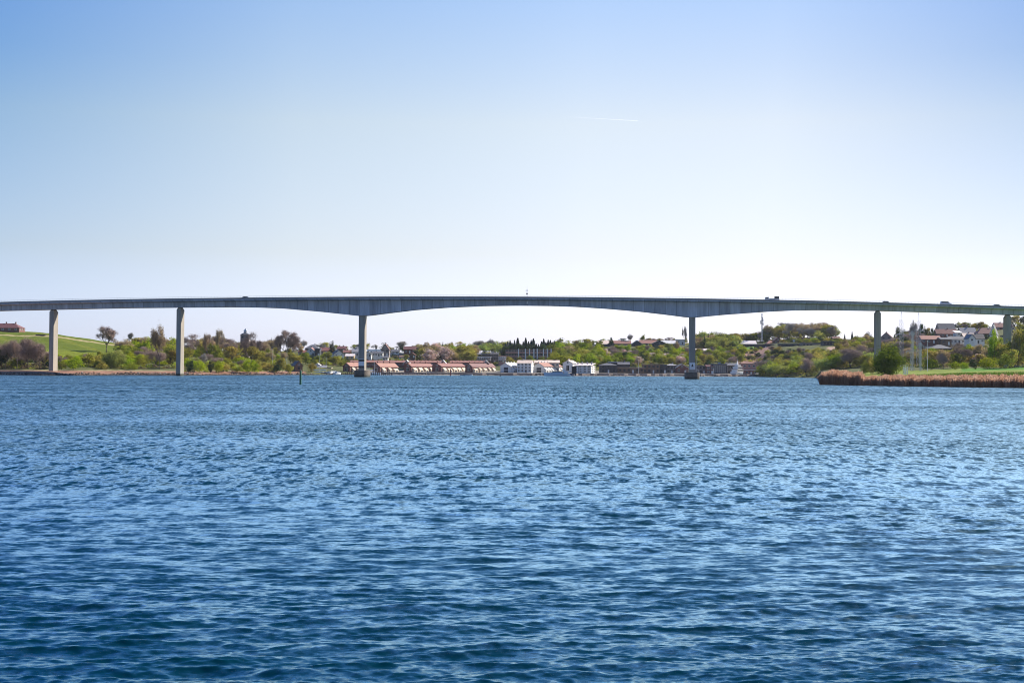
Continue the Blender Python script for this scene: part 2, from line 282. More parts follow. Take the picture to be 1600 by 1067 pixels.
def build_bridge():
    conc = mat('bridge_concrete', (0.36, 0.325, 0.275), 0.85, scale=0.3, stretch=(3.2, 1, 0.3), col2=(0.25, 0.225, 0.19), detail=8)
    concd = mat('parapet_concrete', (0.26, 0.255, 0.25), 0.85, scale=0.3, var=0.1)
    cx, cy = bx(824); B = empty('bridge', (cx, cy, 0), label='long grey concrete box girder bridge on tall piers spanning the whole sound', cat='bridge')
    B.rotation_euler = (0, 0, math.atan(KB)); bpy.context.view_layer.update(); inv = B.matrix_world.inverted()
    us = [u for u in range(-400, 2051, 10)]
    def sec(u):
        zt = bz(u, smooth_tab(TOPP, u, 40), BH); zb = bz(u, smooth_tab(BOTP, u, 5), 3.4)
        x, Y = bx(u, 0); p = inv @ Vector((x, Y, 0)); return p.x, zt, zb
    S = [sec(u) for u in us]
    def loft(name, prof, m_, par, closed=True, cap=True):
        mb = MB(); rings = [prof(*s) for s in S]; n = len(rings[0]); vs_ = []; fs = []
        for (s, r) in zip(S, rings): vs_ += [(s[0], y, z) for y, z in r]
        for i in range(len(S) - 1):
            for k_ in range(n if closed else n - 1):
                a = i * n + k_; b_ = i * n + (k_ + 1) % n; fs.append((a, b_, b_ + n, a + n))
        if cap: fs += [tuple(range(n))[::-1], tuple(range((len(S)-1)*n, len(S)*n))]
        mb.add(vs_, fs); return mb.build(name, m_, par)
    stain(conc); stain(mat('stained_concrete', (0.15, 0.125, 0.105), 0.9, scale=0.6, stretch=(1, 1, 2), var=0.25), tide=0.7)
    # box girder with vertical webs, under the slab
    gird = mat('girder_concrete', (0.53, 0.57, 0.64), 0.85, scale=0.2, stretch=(3.2, 1, 0.4), col2=(0.29, 0.315, 0.36), detail=8)  # bluer than the piers: skylit shade put into the girder and slab colour
    stain(gird, joints=4.8, tide=0)
    loft('box_girder', lambda x, zt, zb: [(-3.4, zb), (3.4, zb), (3.55, zt - 1.25), (-3.55, zt - 1.25)], gird, B)
    # slab with haunched cantilevers
    deck = loft('deck_slab', lambda x, zt, zb: [(-BH, zt - 0.75), (-BH, zt - 1.15), (-3.5, zt - 1.6), (3.5, zt - 1.6), (BH, zt - 1.15), (BH, zt - 0.75)], gird, B)
    road = loft('road_surface', lambda x, zt, zb: [(-4.4, zt - 0.746), (-4.4, zt - 0.735), (4.4, zt - 0.735), (4.4, zt - 0.746)], mat('asphalt', (0.05, 0.05, 0.052), 0.9), B)
    for sgn in (-1, 1):
        loft('parapet', lambda x, zt, zb: sorted([(sgn * BH, zt - 0.748)]) + [(sgn * (BH - 0.3), zt - 0.748), (sgn * (BH - 0.3), zt), (sgn * BH, zt)], concd, B)
    metal = mat('galvanised_rail', (0.42, 0.44, 0.47), 0.5, metal=0.3)
    for sgn in (-1, 1):
        mb = MB()
        for i in range(len(S) - 1):
            a, b_ = S[i], S[i + 1]; y = sgn * (BH - 0.15)
            for h, r in ((0.62, 0.045), (0.32, 0.02)): mb.tube((a[0], y, a[1] + h), (b_[0], y, b_[1] + h), r, n=4, caps=False)
            for q in (0, 0.5):
                x = a[0] + (b_[0] - a[0]) * q; z = a[1] + (b_[1] - a[1]) * q; mb.tube((x, y, z - 0.02), (x, y, z + 0.62), 0.035, n=4)
        mb.build('railing', metal, B)
    # piers
    def groundz(u): return bz(u, 0, 0)
    dd = 2.65
    for (u, wd, main, base_y) in ((-115, 2.1, 0, 577), (83.5, 2.1, 0, 579.5), (281.5, 2.1, 0, 592), (566.5, 2.75, 1, 584), (1081.5, 2.6, 1, 588), (1371, 2.1, 0, 592), (1574, 2.1, 0, 585), (1774, 2.1, 0, 580)):
        x, Y = bx(u, 0); lp = inv @ Vector((x, Y, 0)); lx = lp.x
        zb = bz(u, interp(BOTP, u), 3.4); mb = MB()
        if main:
            mb.box(lx - wd/2, lx + wd/2, -dd, dd, 1.2, zb + 0.3)
            pr = mb.build('pier', conc, B)
            c = MB(); L2, W2 = 6.6, 3.35; pts = []
            for k_ in range(16):
                a = 2 * math.pi * k_ / 16; pts.append((lx + W2 * math.copysign(abs(math.cos(a)) ** 0.5, math.cos(a)), L2 * math.copysign(abs(math.sin(a)) ** 0.75, math.sin(a))))
            c.prism(pts, -1.5, 2.85); c.prism([(lx + (a_ - lx) * 0.94, b_ * 0.94) for a_, b_ in pts], 2.85, 3.05)
            c.build('pile_cap', mat('stained_concrete', (0.15, 0.125, 0.105), 0.9, scale=0.6, stretch=(1, 1, 2), var=0.25), B)
            # navigation board
            s = MB(); z0 = 4.3 if u > 800 else 5.1; zz = 3.1 if u > 800 else 2.0
            s.box(lx - wd/2 + 0.03, lx + wd/2 - 0.03, -dd - 0.12, -dd - 0.003, z0, z0 + zz)
            sg = s.build('navigation_board', mat('board_white', (0.78, 0.79, 0.8), 0.5, var=0.03), B)
            dk = mat('board_black', (0.02, 0.022, 0.03), 0.5)
            e = MB(); yf = -dd - 0.15
            if u > 800:
                e.add([(lx-0.55, yf, z0+1.25), (lx+0.55, yf, z0+1.25), (lx+0.3, yf, z0+1.95), (lx, yf, z0+2.6), (lx-0.3, yf, z0+1.95),
                       (lx-0.55, yf+.03, z0+1.25), (lx+0.55, yf+.03, z0+1.25), (lx+0.3, yf+.03, z0+1.95), (lx, yf+.03, z0+2.6), (lx-0.3, yf+.03, z0+1.95)],
                      [(0,1,2,3,4), (9,8,7,6,5), (0,5,6,1), (1,6,7,2), (2,7,8,3), (3,8,9,4), (4,9,5,0)])
                e2 = MB(); e2.box(lx - 0.95, lx + 0.95, yf, yf + 0.03, z0 + 0.42, z0 + 0.56); e2.build('underline', dk, sg)
            else:
                e2 = MB(); e2.box(lx - wd/2 + 0.03, lx + wd/2 - 0.03, yf, yf + 0.1, z0 - 1.0, z0 - 0.003); e2.build('dark_band', dk, sg); e.box(lx - wd/2 + 0.03, lx + wd/2 - 0.03, yf, yf + 0.1, z0 + zz + 0.003, z0 + zz + 0.9)
            e.build('symbol', dk, sg)
            if u < 800:
                r_ = MB(); r_.box(lx - wd/2, lx + wd/2, yf + 0.1, yf + 0.13, z0 + zz + 0.93, z0 + zz + 1.15); r_.build('frame', mat('board_white', (0.78,)*3), sg)
            # ladder and guard rail on the cap
            g = MB()
            ring = [(lx + (a_ - lx) * 0.92, b_ * 0.92) for a_, b_ in pts]
            for k_ in range(16):
                a_, b_ = ring[k_], ring[(k_+1) % 16]
                g.tube((*a_, 3.0), (*a_, 4.05), 0.035, n=4); g.tube((*a_, 4.05), (*b_, 4.05), 0.03, n=4); g.tube((*a_, 3.55), (*b_, 3.55), 0.02, n=4)
            g.build('guard_rail', metal, B)
        else:
            x0, Yg = bx(u, 0)
            mb.box(lx - wd/2, lx + wd/2, -dd, dd, -2.5, zb - 1.2)
            mb.add([(lx+sx_*wd/2, sy_*dd, zb-1.2) for sx_, sy_ in ((-1,-1),(1,-1),(1,1),(-1,1))] + [(lx+sx_*(wd/2-0.3), sy_*(dd-0.3), zb-0.55) for sx_, sy_ in ((-1,-1),(1,-1),(1,1),(-1,1))],
                   [(0,1,5,4),(1,2,6,5),(2,3,7,6),(3,0,4,7),(4,5,6,7)])
            mb.box(lx - wd/2 + 0.4, lx + wd/2 - 0.4, -dd + 0.4, dd - 0.4, zb - 0.55, zb - 0.3)
            pr = mb.build('pier', conc, B)
            for sy_ in (-1.6, 1.6): be = MB(); be.box(lx - 0.5, lx + 0.5, sy_ - 0.5, sy_ + 0.5, zb - 0.3, zb + 0.01); be.build('bearing', mat('bearing_dark', (0.06, 0.06, 0.065), 0.7), pr)
    # midspan navigation mast and light
    x, Y = bx(823, BH); lp = inv @ Vector((x, Y, 0)); zt = bz(823, 463.6, BH)
    mm = MB(); mm.tube((lp.x, -BH + 0.15, zt), (lp.x, -BH + 0.15, zt + 4.8), 0.07, 0.035); mm.box(lp.x - 0.75, lp.x + 0.45, -BH + 0.1, -BH + 0.2, zt + 2.7, zt + 2.85)
    mm.box(lp.x - 0.22, lp.x + 0.3, -BH - 0.1, -BH + 0.4, zt + 2.62, zt + 3.0); ms = mm.build('mast', metal, B)
    mb = MB(); mb.box(lp.x - 0.32, lp.x + 0.32, -BH - 0.1, -BH + 0.45, zt + 1.0, zt + 1.65); mb.build('lantern_box', mat('board_black', (0.02,)*3), ms)
    zb = bz(823, 476.8, 3.4); mb = MB(); mb.box(lp.x - 0.3, lp.x + 0.3, -3.75, -3.42, zb + 0.55, zb + 1.5); mb.box(lp.x - 0.1, lp.x + 0.1, -3.7, -3.5, zb + 1.5, zb + 2.2)
    mb.build('span_light', mat('board_white', (0.78,)*3), B)
    return B, inv
# ---------------------------------------------------------------- land
# for a few columns of the view: (distance, picture row where the bare ground is seen there); the first entry is the waterline
LAND = {
 -700: [(640,587),(650,580),(700,574),(800,550),(950,508),(1200,500),(1600,500)],
 -150: [(636,585),(648,579),(690,576.5),(760,560),(850,533),(960,512),(1200,514),(1600,520)],
 0: [(630,586),(642,580.5),(690,577.5),(760,562),(850,534),(960,517),(1200,519),(1600,530)],
 83: [(624,586.3),(636,581),(652,579.5),(680,577.5),(760,562),(850,540),(960,521.5),(1200,525),(1600,535)],
 140: [(646,586),(656,580.5),(690,577),(760,564),(860,545),(960,530),(1200,534),(1600,540)],
 200: [(676,586.5),(684,581),(710,577.5),(780,564),(880,549),(970,541),(1200,543),(1600,548)],
 281: [(684,587),(692,582),(715,578.5),(800,565),(900,553),(1000,546),(1200,546),(1600,550)],
 400: [(740,586.5),(750,582),(800,576),(900,564),(1000,556),(1200,549),(1600,552)],
 470: [(785,586.3),(795,582.5),(850,577.5),(950,566),(1050,556),(1200,549),(1600,552)],
 560: [(850,586.3),(856,583.5),(900,580),(950,574),(1050,561),(1200,550),(1600,552)],
 700: [(850,586.8),(854,583.6),(905,581.5),(950,577),(1050,564),(1200,554),(1600,556)],
 850: [(856,587),(860,583.8),(930,582),(980,575),(1060,562),(1180,552),(1300,549),(1600,552)],
 960: [(872,587.3),(878,584.4),(930,583),(980,573),(1080,558),(1200,542),(1350,537),(1600,540)],
 1081: [(890,588),(896,585),(940,583.5),(1000,573),(1100,557),(1220,541),(1350,537),(1600,540)],
 1180: [(900,588.6),(906,585.6),(950,584),(990,573),(1060,556),(1140,543),(1250,536),(1600,538)],
 1215: [(850,589.5),(860,587),(900,576),(960,560),(1030,546),(1130,537),(1250,533),(1600,536)],
 1278: [(800,590.3),(808,587.5),(850,577),(900,563),(950,551),(1010,542),(1130,532),(1250,530),(1600,534)],
 1284: [(422,600.8),(440,598),(500,592),(560,588.5),(700,583),(850,576),(900,563),(950,551),(1010,542),(1130,532),(1250,530),(1600,534)],
 1371: [(400,602.6),(425,596),(480,589.5),(560,585),(700,578),(800,572),(880,560),(950,546),(1040,536),(1150,530),(1600,534)],
 1500: [(382,604.6),(410,593),(450,584.5),(560,578.5),(680,576),(760,566),(840,553),(900,543),(960,532),(1040,521),(1150,516),(1600,520)],
 1600: [(370,606),(400,592),(440,583),(560,576),(680,572),(760,562),(840,549),(900,538),(960,527),(1040,516),(1150,510),(1600,516)],
 2300: [(350,612),(380,598),(420,590),(560,578),(680,570),(760,560),(840,545),(900,530),(1040,510),(1600,510)],
}
_cu = np.array(sorted(LAND)); _Dg = np.concatenate([np.arange(300, 1300, 2.0), np.arange(1300, 1601, 20.0)])
def _col(u):
    tab = LAND[u]; S = tab[0][0]
    D = [0, S - 40, S - 8] + [d for d, _ in tab]; Z = [-3, -3, -1.2] + [HC - (y - hor(u)) * d / F for d, y in tab]
    Z[3] = 0.0
    return np.interp(_Dg, D, Z)
_LZ = np.array([_col(int(u)) for u in _cu])
def ground_z(x, D):
    u = np.clip(800 + F * np.asarray(x) / np.asarray(D), _cu[0], _cu[-1]); D = np.clip(D, 300, 1600)
    iu = np.clip(np.searchsorted(_cu, u) - 1, 0, len(_cu) - 2); fu = (u - _cu[iu]) / (_cu[iu + 1] - _cu[iu])
    iD = np.clip(np.searchsorted(_Dg, D) - 1, 0, len(_Dg) - 2); fD = (D - _Dg[iD]) / (_Dg[iD + 1] - _Dg[iD])
    g = lambda a, b_: _LZ[a, b_]
    return (g(iu, iD) * (1-fu) + g(iu+1, iD) * fu) * (1-fD) + (g(iu, iD+1) * (1-fu) + g(iu+1, iD+1) * fu) * fD
def D_of(u, y, Dmin=300):
    """distance at which the ground seen in column u lies on picture row y"""
    z = ground_z((u - 800) / F * _Dg, _Dg); yy = hor(u) + (HC - z) * F / _Dg
    ok = (z > -0.05) & (_Dg >= Dmin); i = np.where(ok & (yy <= y))[0]
    if len(i): return float(_Dg[i[0]])
    i = np.where(ok)[0]; return float(_Dg[i[0] + 3]) if yy[i].min() < y else float(_Dg[i[np.argmin(yy[i])]])
def on_ground(u, y, D=None):
    D = D or D_of(u, y); x = (u - 800) / F * D
    return x, D, float(ground_z(x, D))

def build_land():
    us = np.arange(-700, 2301, 5.0); Dn = np.concatenate([np.arange(330, 1200, 3.0), np.arange(1200, 1601, 20.0), [1800, 2100, 2600]])
    D, U = np.meshgrid(Dn, us, indexing='ij'); X = (U - 800) / F * D
    Z = ground_z(X, D)
    rng = np.random.RandomState(2)
    bump = sum(np.sin(X * a + D * b_ + c) * s for a, b_, c, s in [(0.11, 0.07, 1, .5), (0.05, -0.13, 2, .6), (0.31, 0.21, 3, .15), (-0.22, 0.37, 4, .15)])
    land = np.clip(Z / 3.0, 0, 1); Z = Z + bump * land * np.clip((D - 450) / 200, 0.15, 1) * 0.6
    Z = np.where(D > 1650, -6 + 0 * Z, Z)
    yp = 576 + ROLL * (U - 800) + (HC - Z) * F / D
    # what covers the ground
    C = np.zeros(X.shape + (3,)); C[:] = (0.085, 0.095, 0.035)
    def put(mask, col): C[mask] = col
    put((U < 215) & (D > 800), (0.09, 0.12, 0.008))                                     # spring field on the hill
    put((U < 215) & (D > 800) & (((X * 0.02 + D * 0.013) % 1.0) < 0.16), (0.12, 0.14, 0.012))
    put((U > 0) & (U < 200) & (D > 770) & (D <= 822), (0.135, 0.165, 0.012))
    path = 905 + (X + 380) * 0.35; put((U < 215) & (np.abs(D - path) < 4.5), (0.30, 0.25, 0.13))  # sandy track
    put((U >= 215) & (U < 480) & (D > 760) & (D < 850), (0.14, 0.17, 0.04))
    put((U < 480) & (Z < 2.0), (0.24, 0.135, 0.095))                                      # reddish shingle shore
    put((U < 480) & (Z < 0.55), (0.07, 0.06, 0.05))
    put((U < 480) & (Z >= 2.0) & (Z < 2.4), (0.24, 0.23, 0.12))
    put((U > 1286) & (D < 640), (0.15, 0.20, 0.03))                                     # lush meadow
    put((U > 1286) & (D < 640) & (((X * 0.013 + D * 0.03 + 0.3 * np.sin(X * .08)) % 1.0) < 0.2), (0.22, 0.25, 0.06))
    put((U > 1500) & (D > 520) & (D < 640), (0.08, 0.19, 0.02))
    put((U > 1278) & (Z < 1.6) & (D < 460), (0.10, 0.07, 0.045))
    put((U > 1150) & (U < 1205) & (D > 1000) & (D < 1120), (0.26, 0.16, 0.13))           # dug slope
    put((U > 1290) & (U < 1308) & (D > 940) & (D < 1000), (0.36, 0.26, 0.2))
    put((U > 560) & (U < 1200) & (D < 950) & (Z < 3.2), (0.22, 0.2, 0.17))
    put((U > 1130) & (U < 1200) & (D > 1120) & (D < 1160), (0.10, 0.19, 0.03))
    nr, nc = X.shape; idx = np.arange(nr * nc).reshape(nr, nc)
    Fq = np.stack([idx[:-1, :-1], idx[:-1, 1:], idx[1:, 1:], idx[1:, :-1]], -1).reshape(-1, 4)
    ma, t, b = nodes('land_cover'); L = t.links
    at = N(t, 'ShaderNodeAttribute'); at.attribute_name = 'cover'
    tc = N(t, 'ShaderNodeTexCoord'); nz = N(t, 'ShaderNodeTexNoise'); nz.inputs['Scale'].default_value = 0.35; nz.inputs['Detail'].default_value = 8; nz.inputs['Roughness'].default_value = 0.7
    L.new(tc.outputs['Object'], nz.inputs['Vector']); mr = N(t, 'ShaderNodeMapRange'); mr.inputs['From Min'].default_value = 0.3; mr.inputs['From Max'].default_value = 0.7; mr.inputs['To Min'].default_value = 0.65; mr.inputs['To Max'].default_value = 1.35
    L.new(nz.outputs['Fac'], mr.inputs['Value']); vm = N(t, 'ShaderNodeVectorMath', operation='SCALE'); L.new(at.outputs['Color'], vm.inputs[0]); L.new(mr.outputs[0], vm.inputs['Scale'])
    L.new(vm.outputs[0], b.inputs['Base Color']); b.inputs['Roughness'].default_value = 0.95; b.inputs['Specular IOR Level'].default_value = 0.1
    bp = N(t, 'ShaderNodeBump'); bp.inputs['Strength'].default_value = 0.6; bp.inputs['Distance'].default_value = 0.5; L.new(nz.outputs['Fac'], bp.inputs['Height']); L.new(bp.outputs[0], b.inputs['Normal'])
    me = np_mesh('land', np.stack([X, D, Z], -1).reshape(-1, 3), Fq, ma, smooth=True)
    ca = me.color_attributes.new('cover', 'FLOAT_COLOR', 'POINT'); ca.data.foreach_set('color', np.concatenate([C, np.ones(X.shape + (1,))], -1).reshape(-1).astype(np.float32))
    link('terrain', me, kind='structure')

def scatter_rocks():
    """boulders along the waterline"""
    rng = np.random.RandomState(8); base = []
    ico = [(0,0,1),(.9,0,.35),(.28,.85,.35),(-.72,.52,.35),(-.72,-.52,.35),(.28,-.85,.35),(.72,.52,-.4),(-.28,.85,-.4),(-.9,0,-.4),(-.28,-.85,-.4),(.72,-.52,-.4)]
    fc = [(0,1,2),(0,2,3),(0,3,4),(0,4,5),(0,5,1),(1,6,2),(2,6,7),(2,7,3),(3,7,8),(3,8,4),(4,8,9),(4,9,5),(5,9,10),(5,10,1),(1,10,6)]
    V = []; T = []; Fs = []
    ico = np.array(ico)
    for (u0, u1, n, s0, s1, zb) in ((-250, 480, 2600, 0.12, 0.42, 0.2), (560, 1195, 1900, 0.2, 0.45, 0.45), (478, 560, 200, 0.15, 0.4, 0.2)):
        for _ in range(n):
            u = rng.uniform(u0, u1); zs = ground_z((u - 800) / F * _Dg, _Dg); i = np.where(zs > zb * rng.rand())[0]; i = i[_Dg[i] > 500][0]
            D = _Dg[i] + rng.uniform(-1.2, 1.5) + (abs(rng.randn()) * 2.5 if u < 480 else rng.rand() * 2.5); x = (u - 800) / F * D; z = float(ground_z(x, D)); s = rng.uniform(s0, s1) * (1 if rng.rand() < .85 else 1.6)
            R_ = ico * (s * rng.uniform(.7, 1.3, 3)) * (1, 1, .7) * rng.uniform(.8, 1.2, (11, 1)); b_ = len(V) * 11
            V.append(R_ + (x, D, max(z, -0.1) + s * .2)); Fs.append(np.array(fc) + b_); T.append(np.full(11, rng.rand()))
    rm = leaf_mat('shore_rock', [(0.03, 0.026, 0.024), (0.07, 0.055, 0.048), (0.13, 0.10, 0.085), (0.34, 0.30, 0.26)], trans=0.0, rnd=0.0)
    me = np_mesh('rocks', np.concatenate(V), np.concatenate(Fs), rm, tone=np.concatenate(T)); link('shore_rocks', me, kind='stuff', label='grey and reddish boulders lining the waterline')

# ---------------------------------------------------------------- reeds
def build_reeds():
    rng = np.random.RandomState(5); n = 90000
    u = np.concatenate([rng.uniform(1281.5, 1345, 26000), rng.uniform(1340, 1625, n - 30000), rng.uniform(1625, 2000, 4000)])
    S = np.interp(u, [1281, 1284, 1371, 1500, 1600, 2300], [419, 420, 398, 379, 367, 347])
    wid = np.interp(u, [1281, 1286, 1300, 1340, 1352, 1600, 2300], [1.5, 5, 12, 12, 9, 11, 12])
    D = S + rng.uniform(0, 1, n) ** 0.8 * wid + rng.randn(n) * .3 + np.sin(u * .35) * .6
    x = (u - 800) / F * D; z0 = np.maximum(ground_z(x, D), -.3) - .1
    H = np.interp(u, [1281, 1285, 1292, 1315, 1330, 1338, 1343, 1350, 1400, 1600, 2300], [2.4, 3.1, 3.5, 3.5, 3.2, 3.35, 3.1, 2.3, 2.5, 2.6, 2.7]) * rng.uniform(.84, 1.06, n) * (1 + .07 * np.sin(u * .9) + .06 * np.sin(u * .31) + .06 * np.sin(u * 2.3 + D) + .05 * rng.randn(n))
    a = rng.uniform(0, np.pi, n); w = rng.uniform(.03, .065, n); lean = rng.randn(n, 2) * .3 + (.15, 0)
    dx, dy = np.cos(a) * w, np.sin(a) * w
    b0 = np.stack([x - dx, D - dy, z0], -1); b1 = np.stack([x + dx, D + dy, z0], -1)
    m1 = np.stack([x + lean[:, 0] * .6 + dx, D + lean[:, 1] * .6 + dy, z0 + H * .72], -1); m0 = m1 - np.stack([dx * 2, dy * 2, 0 * dx], -1)
    pw = rng.uniform(1.2, 2.2, n); t1 = np.stack([x + lean[:, 0] * 1.2 + dx * pw, D + lean[:, 1] * 1.2 + dy * pw, z0 + H], -1); t0 = t1 - np.stack([dx * 2 * pw, dy * 2 * pw, 0 * dx], -1)
    V = np.stack([b0, b1, m1, m0, t1, t0], 1).reshape(-1, 3); k = np.arange(n)[:, None] * 6
    Fq = np.concatenate([k + [0, 1, 2, 3], k + [3, 2, 4, 5]])
    base = np.clip(rng.rand(n) * .5 + .12 + .14 * np.sin(u * .22) + .1 * np.sin(u * .57 + D * .2), 0, .6); T = np.stack([base, base, base + .15, base + .15, base + .4, base + .4], -1).reshape(-1)
    rm = leaf_mat('reed', [(0.29, 0.135, 0.085), (0.40, 0.21, 0.135), (0.48, 0.28, 0.185), (0.58, 0.39, 0.28)], trans=0.45, rnd=0.0)
    link('reeds', np_mesh('reeds', V, Fq, rm, tone=T), kind='stuff', label='tall dry tan reeds along the right shore')
    # short grass tufts at the meadow's edge
    n = 15000; u = rng.uniform(1300, 1640, n); D = np.interp(u, [1300, 1371, 1500, 1600], [440, 418, 400, 388]) + rng.uniform(0, 1, n) ** 1.3 * 60
    x = (u - 800) / F * D; z0 = ground_z(x, D); h = rng.uniform(.2, .7, n); a = rng.uniform(0, np.pi, n); w = .16
    b0 = np.stack([x - np.cos(a) * w, D - np.sin(a) * w, z0 - .05], -1); b1 = np.stack([x + np.cos(a) * w, D + np.sin(a) * w, z0 - .05], -1); tp = np.stack([x + rng.randn(n) * .1, D + rng.randn(n) * .1, z0 + h], -1)
    V = np.stack([b0, b1, tp], 1).reshape(-1, 3); Fq = np.arange(n * 3).reshape(-1, 3)
    gm = leaf_mat('meadow_grass', [(0.05, 0.11, 0.012), (0.10, 0.20, 0.02), (0.16, 0.22, 0.04), (0.24, 0.20, 0.08)], trans=0.3, rnd=0.0)
    link('grass', np_mesh('grass', V, Fq, gm, tone=np.repeat(rng.rand(n), 3)), kind='stuff', label='rough grass at the edge of the meadow')

# ---------------------------------------------------------------- trees
def quads(Pc, Nn, size, rng, asp=1.0):
    n = len(Pc); r = rng.randn(n, 3); a = np.cross(Nn, r); a /= np.linalg.norm(a, axis=1)[:, None] + 1e-9; b_ = np.cross(Nn, a); b_ /= np.linalg.norm(b_, axis=1)[:, None] + 1e-9
    s = (size * rng.uniform(.6, 1.3, n))[:, None]; a = a * s; b_ = b_ * s * asp
    V = np.stack([Pc - a, Pc - b_ * .8, Pc + a, Pc + b_], 1).reshape(-1, 3); return V
def crown_cloud(seed, w, h, z0, ncl, nl, leaf, top=1.0, flat=1.0):
    """clumps of leaves filling an uneven crown of width w, height h from height z0"""
    rng = np.random.RandomState(seed); Pcs = []; Ns = []; Ts = []
    ph = rng.uniform(0, 6.28, 4)
    for i in range(ncl):
        while True:
            p = rng.uniform(-1, 1, 3)
            if np.linalg.norm(p) < 1: break
        p = p / max(np.linalg.norm(p), .35) * rng.uniform(.35, .8)
        zz = p[2]; taper = 1 - .35 * max(0, zz) * top
        c = np.array([p[0] * w / 2 * taper, p[1] * w / 2 * taper, z0 + h / 2 + zz * h / 2]); r = rng.uniform(.10, .27) * w
        a_ = math.atan2(p[1], p[0]); wb_ = 1 + .20 * math.sin(2 * a_ + ph[0]) + .14 * math.sin(3 * a_ + ph[1] + 2 * p[2]); c[:2] *= wb_; c[2] += .07 * h * math.sin(2 * a_ + ph[2])
        k = int(nl / ncl * rng.uniform(.6, 1.4)); d = rng.randn(k, 3); d /= np.linalg.norm(d, axis=1)[:, None]
        q = d * (rng.uniform(.25, 1, k) ** .6)[:, None] * r * (1, 1, .75 * flat)
        Pcs.append(c + q); Ns.append(d + rng.randn(k, 3) * .7 + (0, 0, .35)); Ts.append(np.full(k, rng.uniform(.1, .9)) + rng.randn(k) * .13)
    Pc = np.concatenate(Pcs); Nn = np.concatenate(Ns); T = np.clip(np.concatenate(Ts), 0, 1)
    Pc[:, 2] = np.maximum(Pc[:, 2], .1)
    return quads(Pc, Nn, leaf, rng), np.repeat(T, 4)
def conifer_cloud(seed, w, h, z0, nl, leaf):
    rng = np.random.RandomState(seed); f = rng.uniform(0, 1, nl) ** 1.35; tiers = 11 + seed % 4
    saw = 1 - .45 * ((f * tiers) % 1.0); ang = rng.uniform(0, 2 * np.pi, nl); lump = 1 + .22 * np.sin(ang * 3 + f * 9 + seed) + .12 * np.sin(ang * 7 + f * 20)
    r = (1 - f) ** .85 * saw * lump * w / 2 * rng.uniform(.3, 1, nl) ** .5 + .04
    Pc = np.stack([np.cos(ang) * r, np.sin(ang) * r, z0 + f * h - r * .22], -1); Nn = np.stack([np.cos(ang) * .6, np.sin(ang) * .6, np.full(nl, .8)], -1) + rng.randn(nl, 3) * .35
    return quads(Pc, Nn, leaf, rng, .8), np.repeat(np.clip(rng.rand(nl) * .6 + .4 * (np.floor(f * tiers) % 2), 0, 1), 4)
def tubes(segs, n=3):
    V = []; Fs = []; b_ = 0
    for a, c, r0, r1 in segs:
        d = c - a; L = np.linalg.norm(d); 
        if L < 1e-6: continue
        d = d / L; x = np.cross(d, (0.3, 0.9, 0.31)); x /= np.linalg.norm(x); y = np.cross(d, x)
        an = np.arange(n) * 2 * np.pi / n; ring = np.cos(an)[:, None] * x + np.sin(an)[:, None] * y
        V.append(a + ring * r0); V.append(c + ring * r1)
        k = np.arange(n); Fs.append(np.stack([k, (k + 1) % n, n + (k + 1) % n, n + k], -1) + b_); b_ += 2 * n
    return np.concatenate(V), np.concatenate(Fs)
def skeleton(seed, H, w, trunk=.3, levels=5, up=.55, r0=.022, kids=(3, 5), shape_full=True):
    """branching limbs; returns thick limbs, thin twigs and twig tips"""
    rng = np.random.RandomState(seed); limbs = []; twigs = []; tips = []
    def grow(p, d, L, r, lv):
        steps = 3 if lv < 2 else 2; q = p
        for s in range(steps):
            d = d + rng.randn(3) * .12 + np.array([0, 0, .12 * up]); d = d / np.linalg.norm(d)
            # keep inside the crown's outline
            e = q + d * L / steps; rr = math.hypot(e[0], e[1]) / (w / 2)
            if rr > 1: d = d - np.array([e[0], e[1], 0]) * .25 / max(w / 2, .1); d = d / np.linalg.norm(d); e = q + d * L / steps
            (limbs if lv < 3 else twigs).append((q, e, r * (1 - .22 * s), r * (1 - .22 * (s + 1)))); q = e
            if (lv > 0 or (s >= 1 and shape_full)) and lv < levels and rng.rand() < (.6 if lv else .95): branch(q, d, L * .6, r * .5, lv + 1)
        if lv < levels:
            for _ in range(rng.randint(*kids)): branch(q, d, L * rng.uniform(.58, .78), r * .62, lv + 1)
        else: tips.append(q)
    def branch(p, d, L, r, lv):
        a = rng.randn(3); a -= a.dot(d) * d; a /= np.linalg.norm(a); t = rng.uniform(.45, .95) if lv > 1 else rng.uniform(.5, .95) * w / (H * .7)
        n_ = d * math.cos(t) + a * math.sin(t) + np.array([0, 0, .62 * up]); grow(p, n_ / np.linalg.norm(n_), L, r, lv)
    grow(np.array([0., 0., -.3]), np.array([0., 0., 1.]), H * trunk, H * r0, 0)
    return limbs, twigs, np.array(tips)
BARK = mat('bark', (0.075, 0.058, 0.05), 0.95, var=0.3, scale=3)
TWIG = mat('twigs', (0.36, 0.265, 0.225), 0.95, var=0.25, scale=1.0, rnd=0.25)
GREYTWIG = mat('grey_twigs', (0.38, 0.35, 0.31), 0.95, var=0.25, scale=1.0, rnd=0.25)
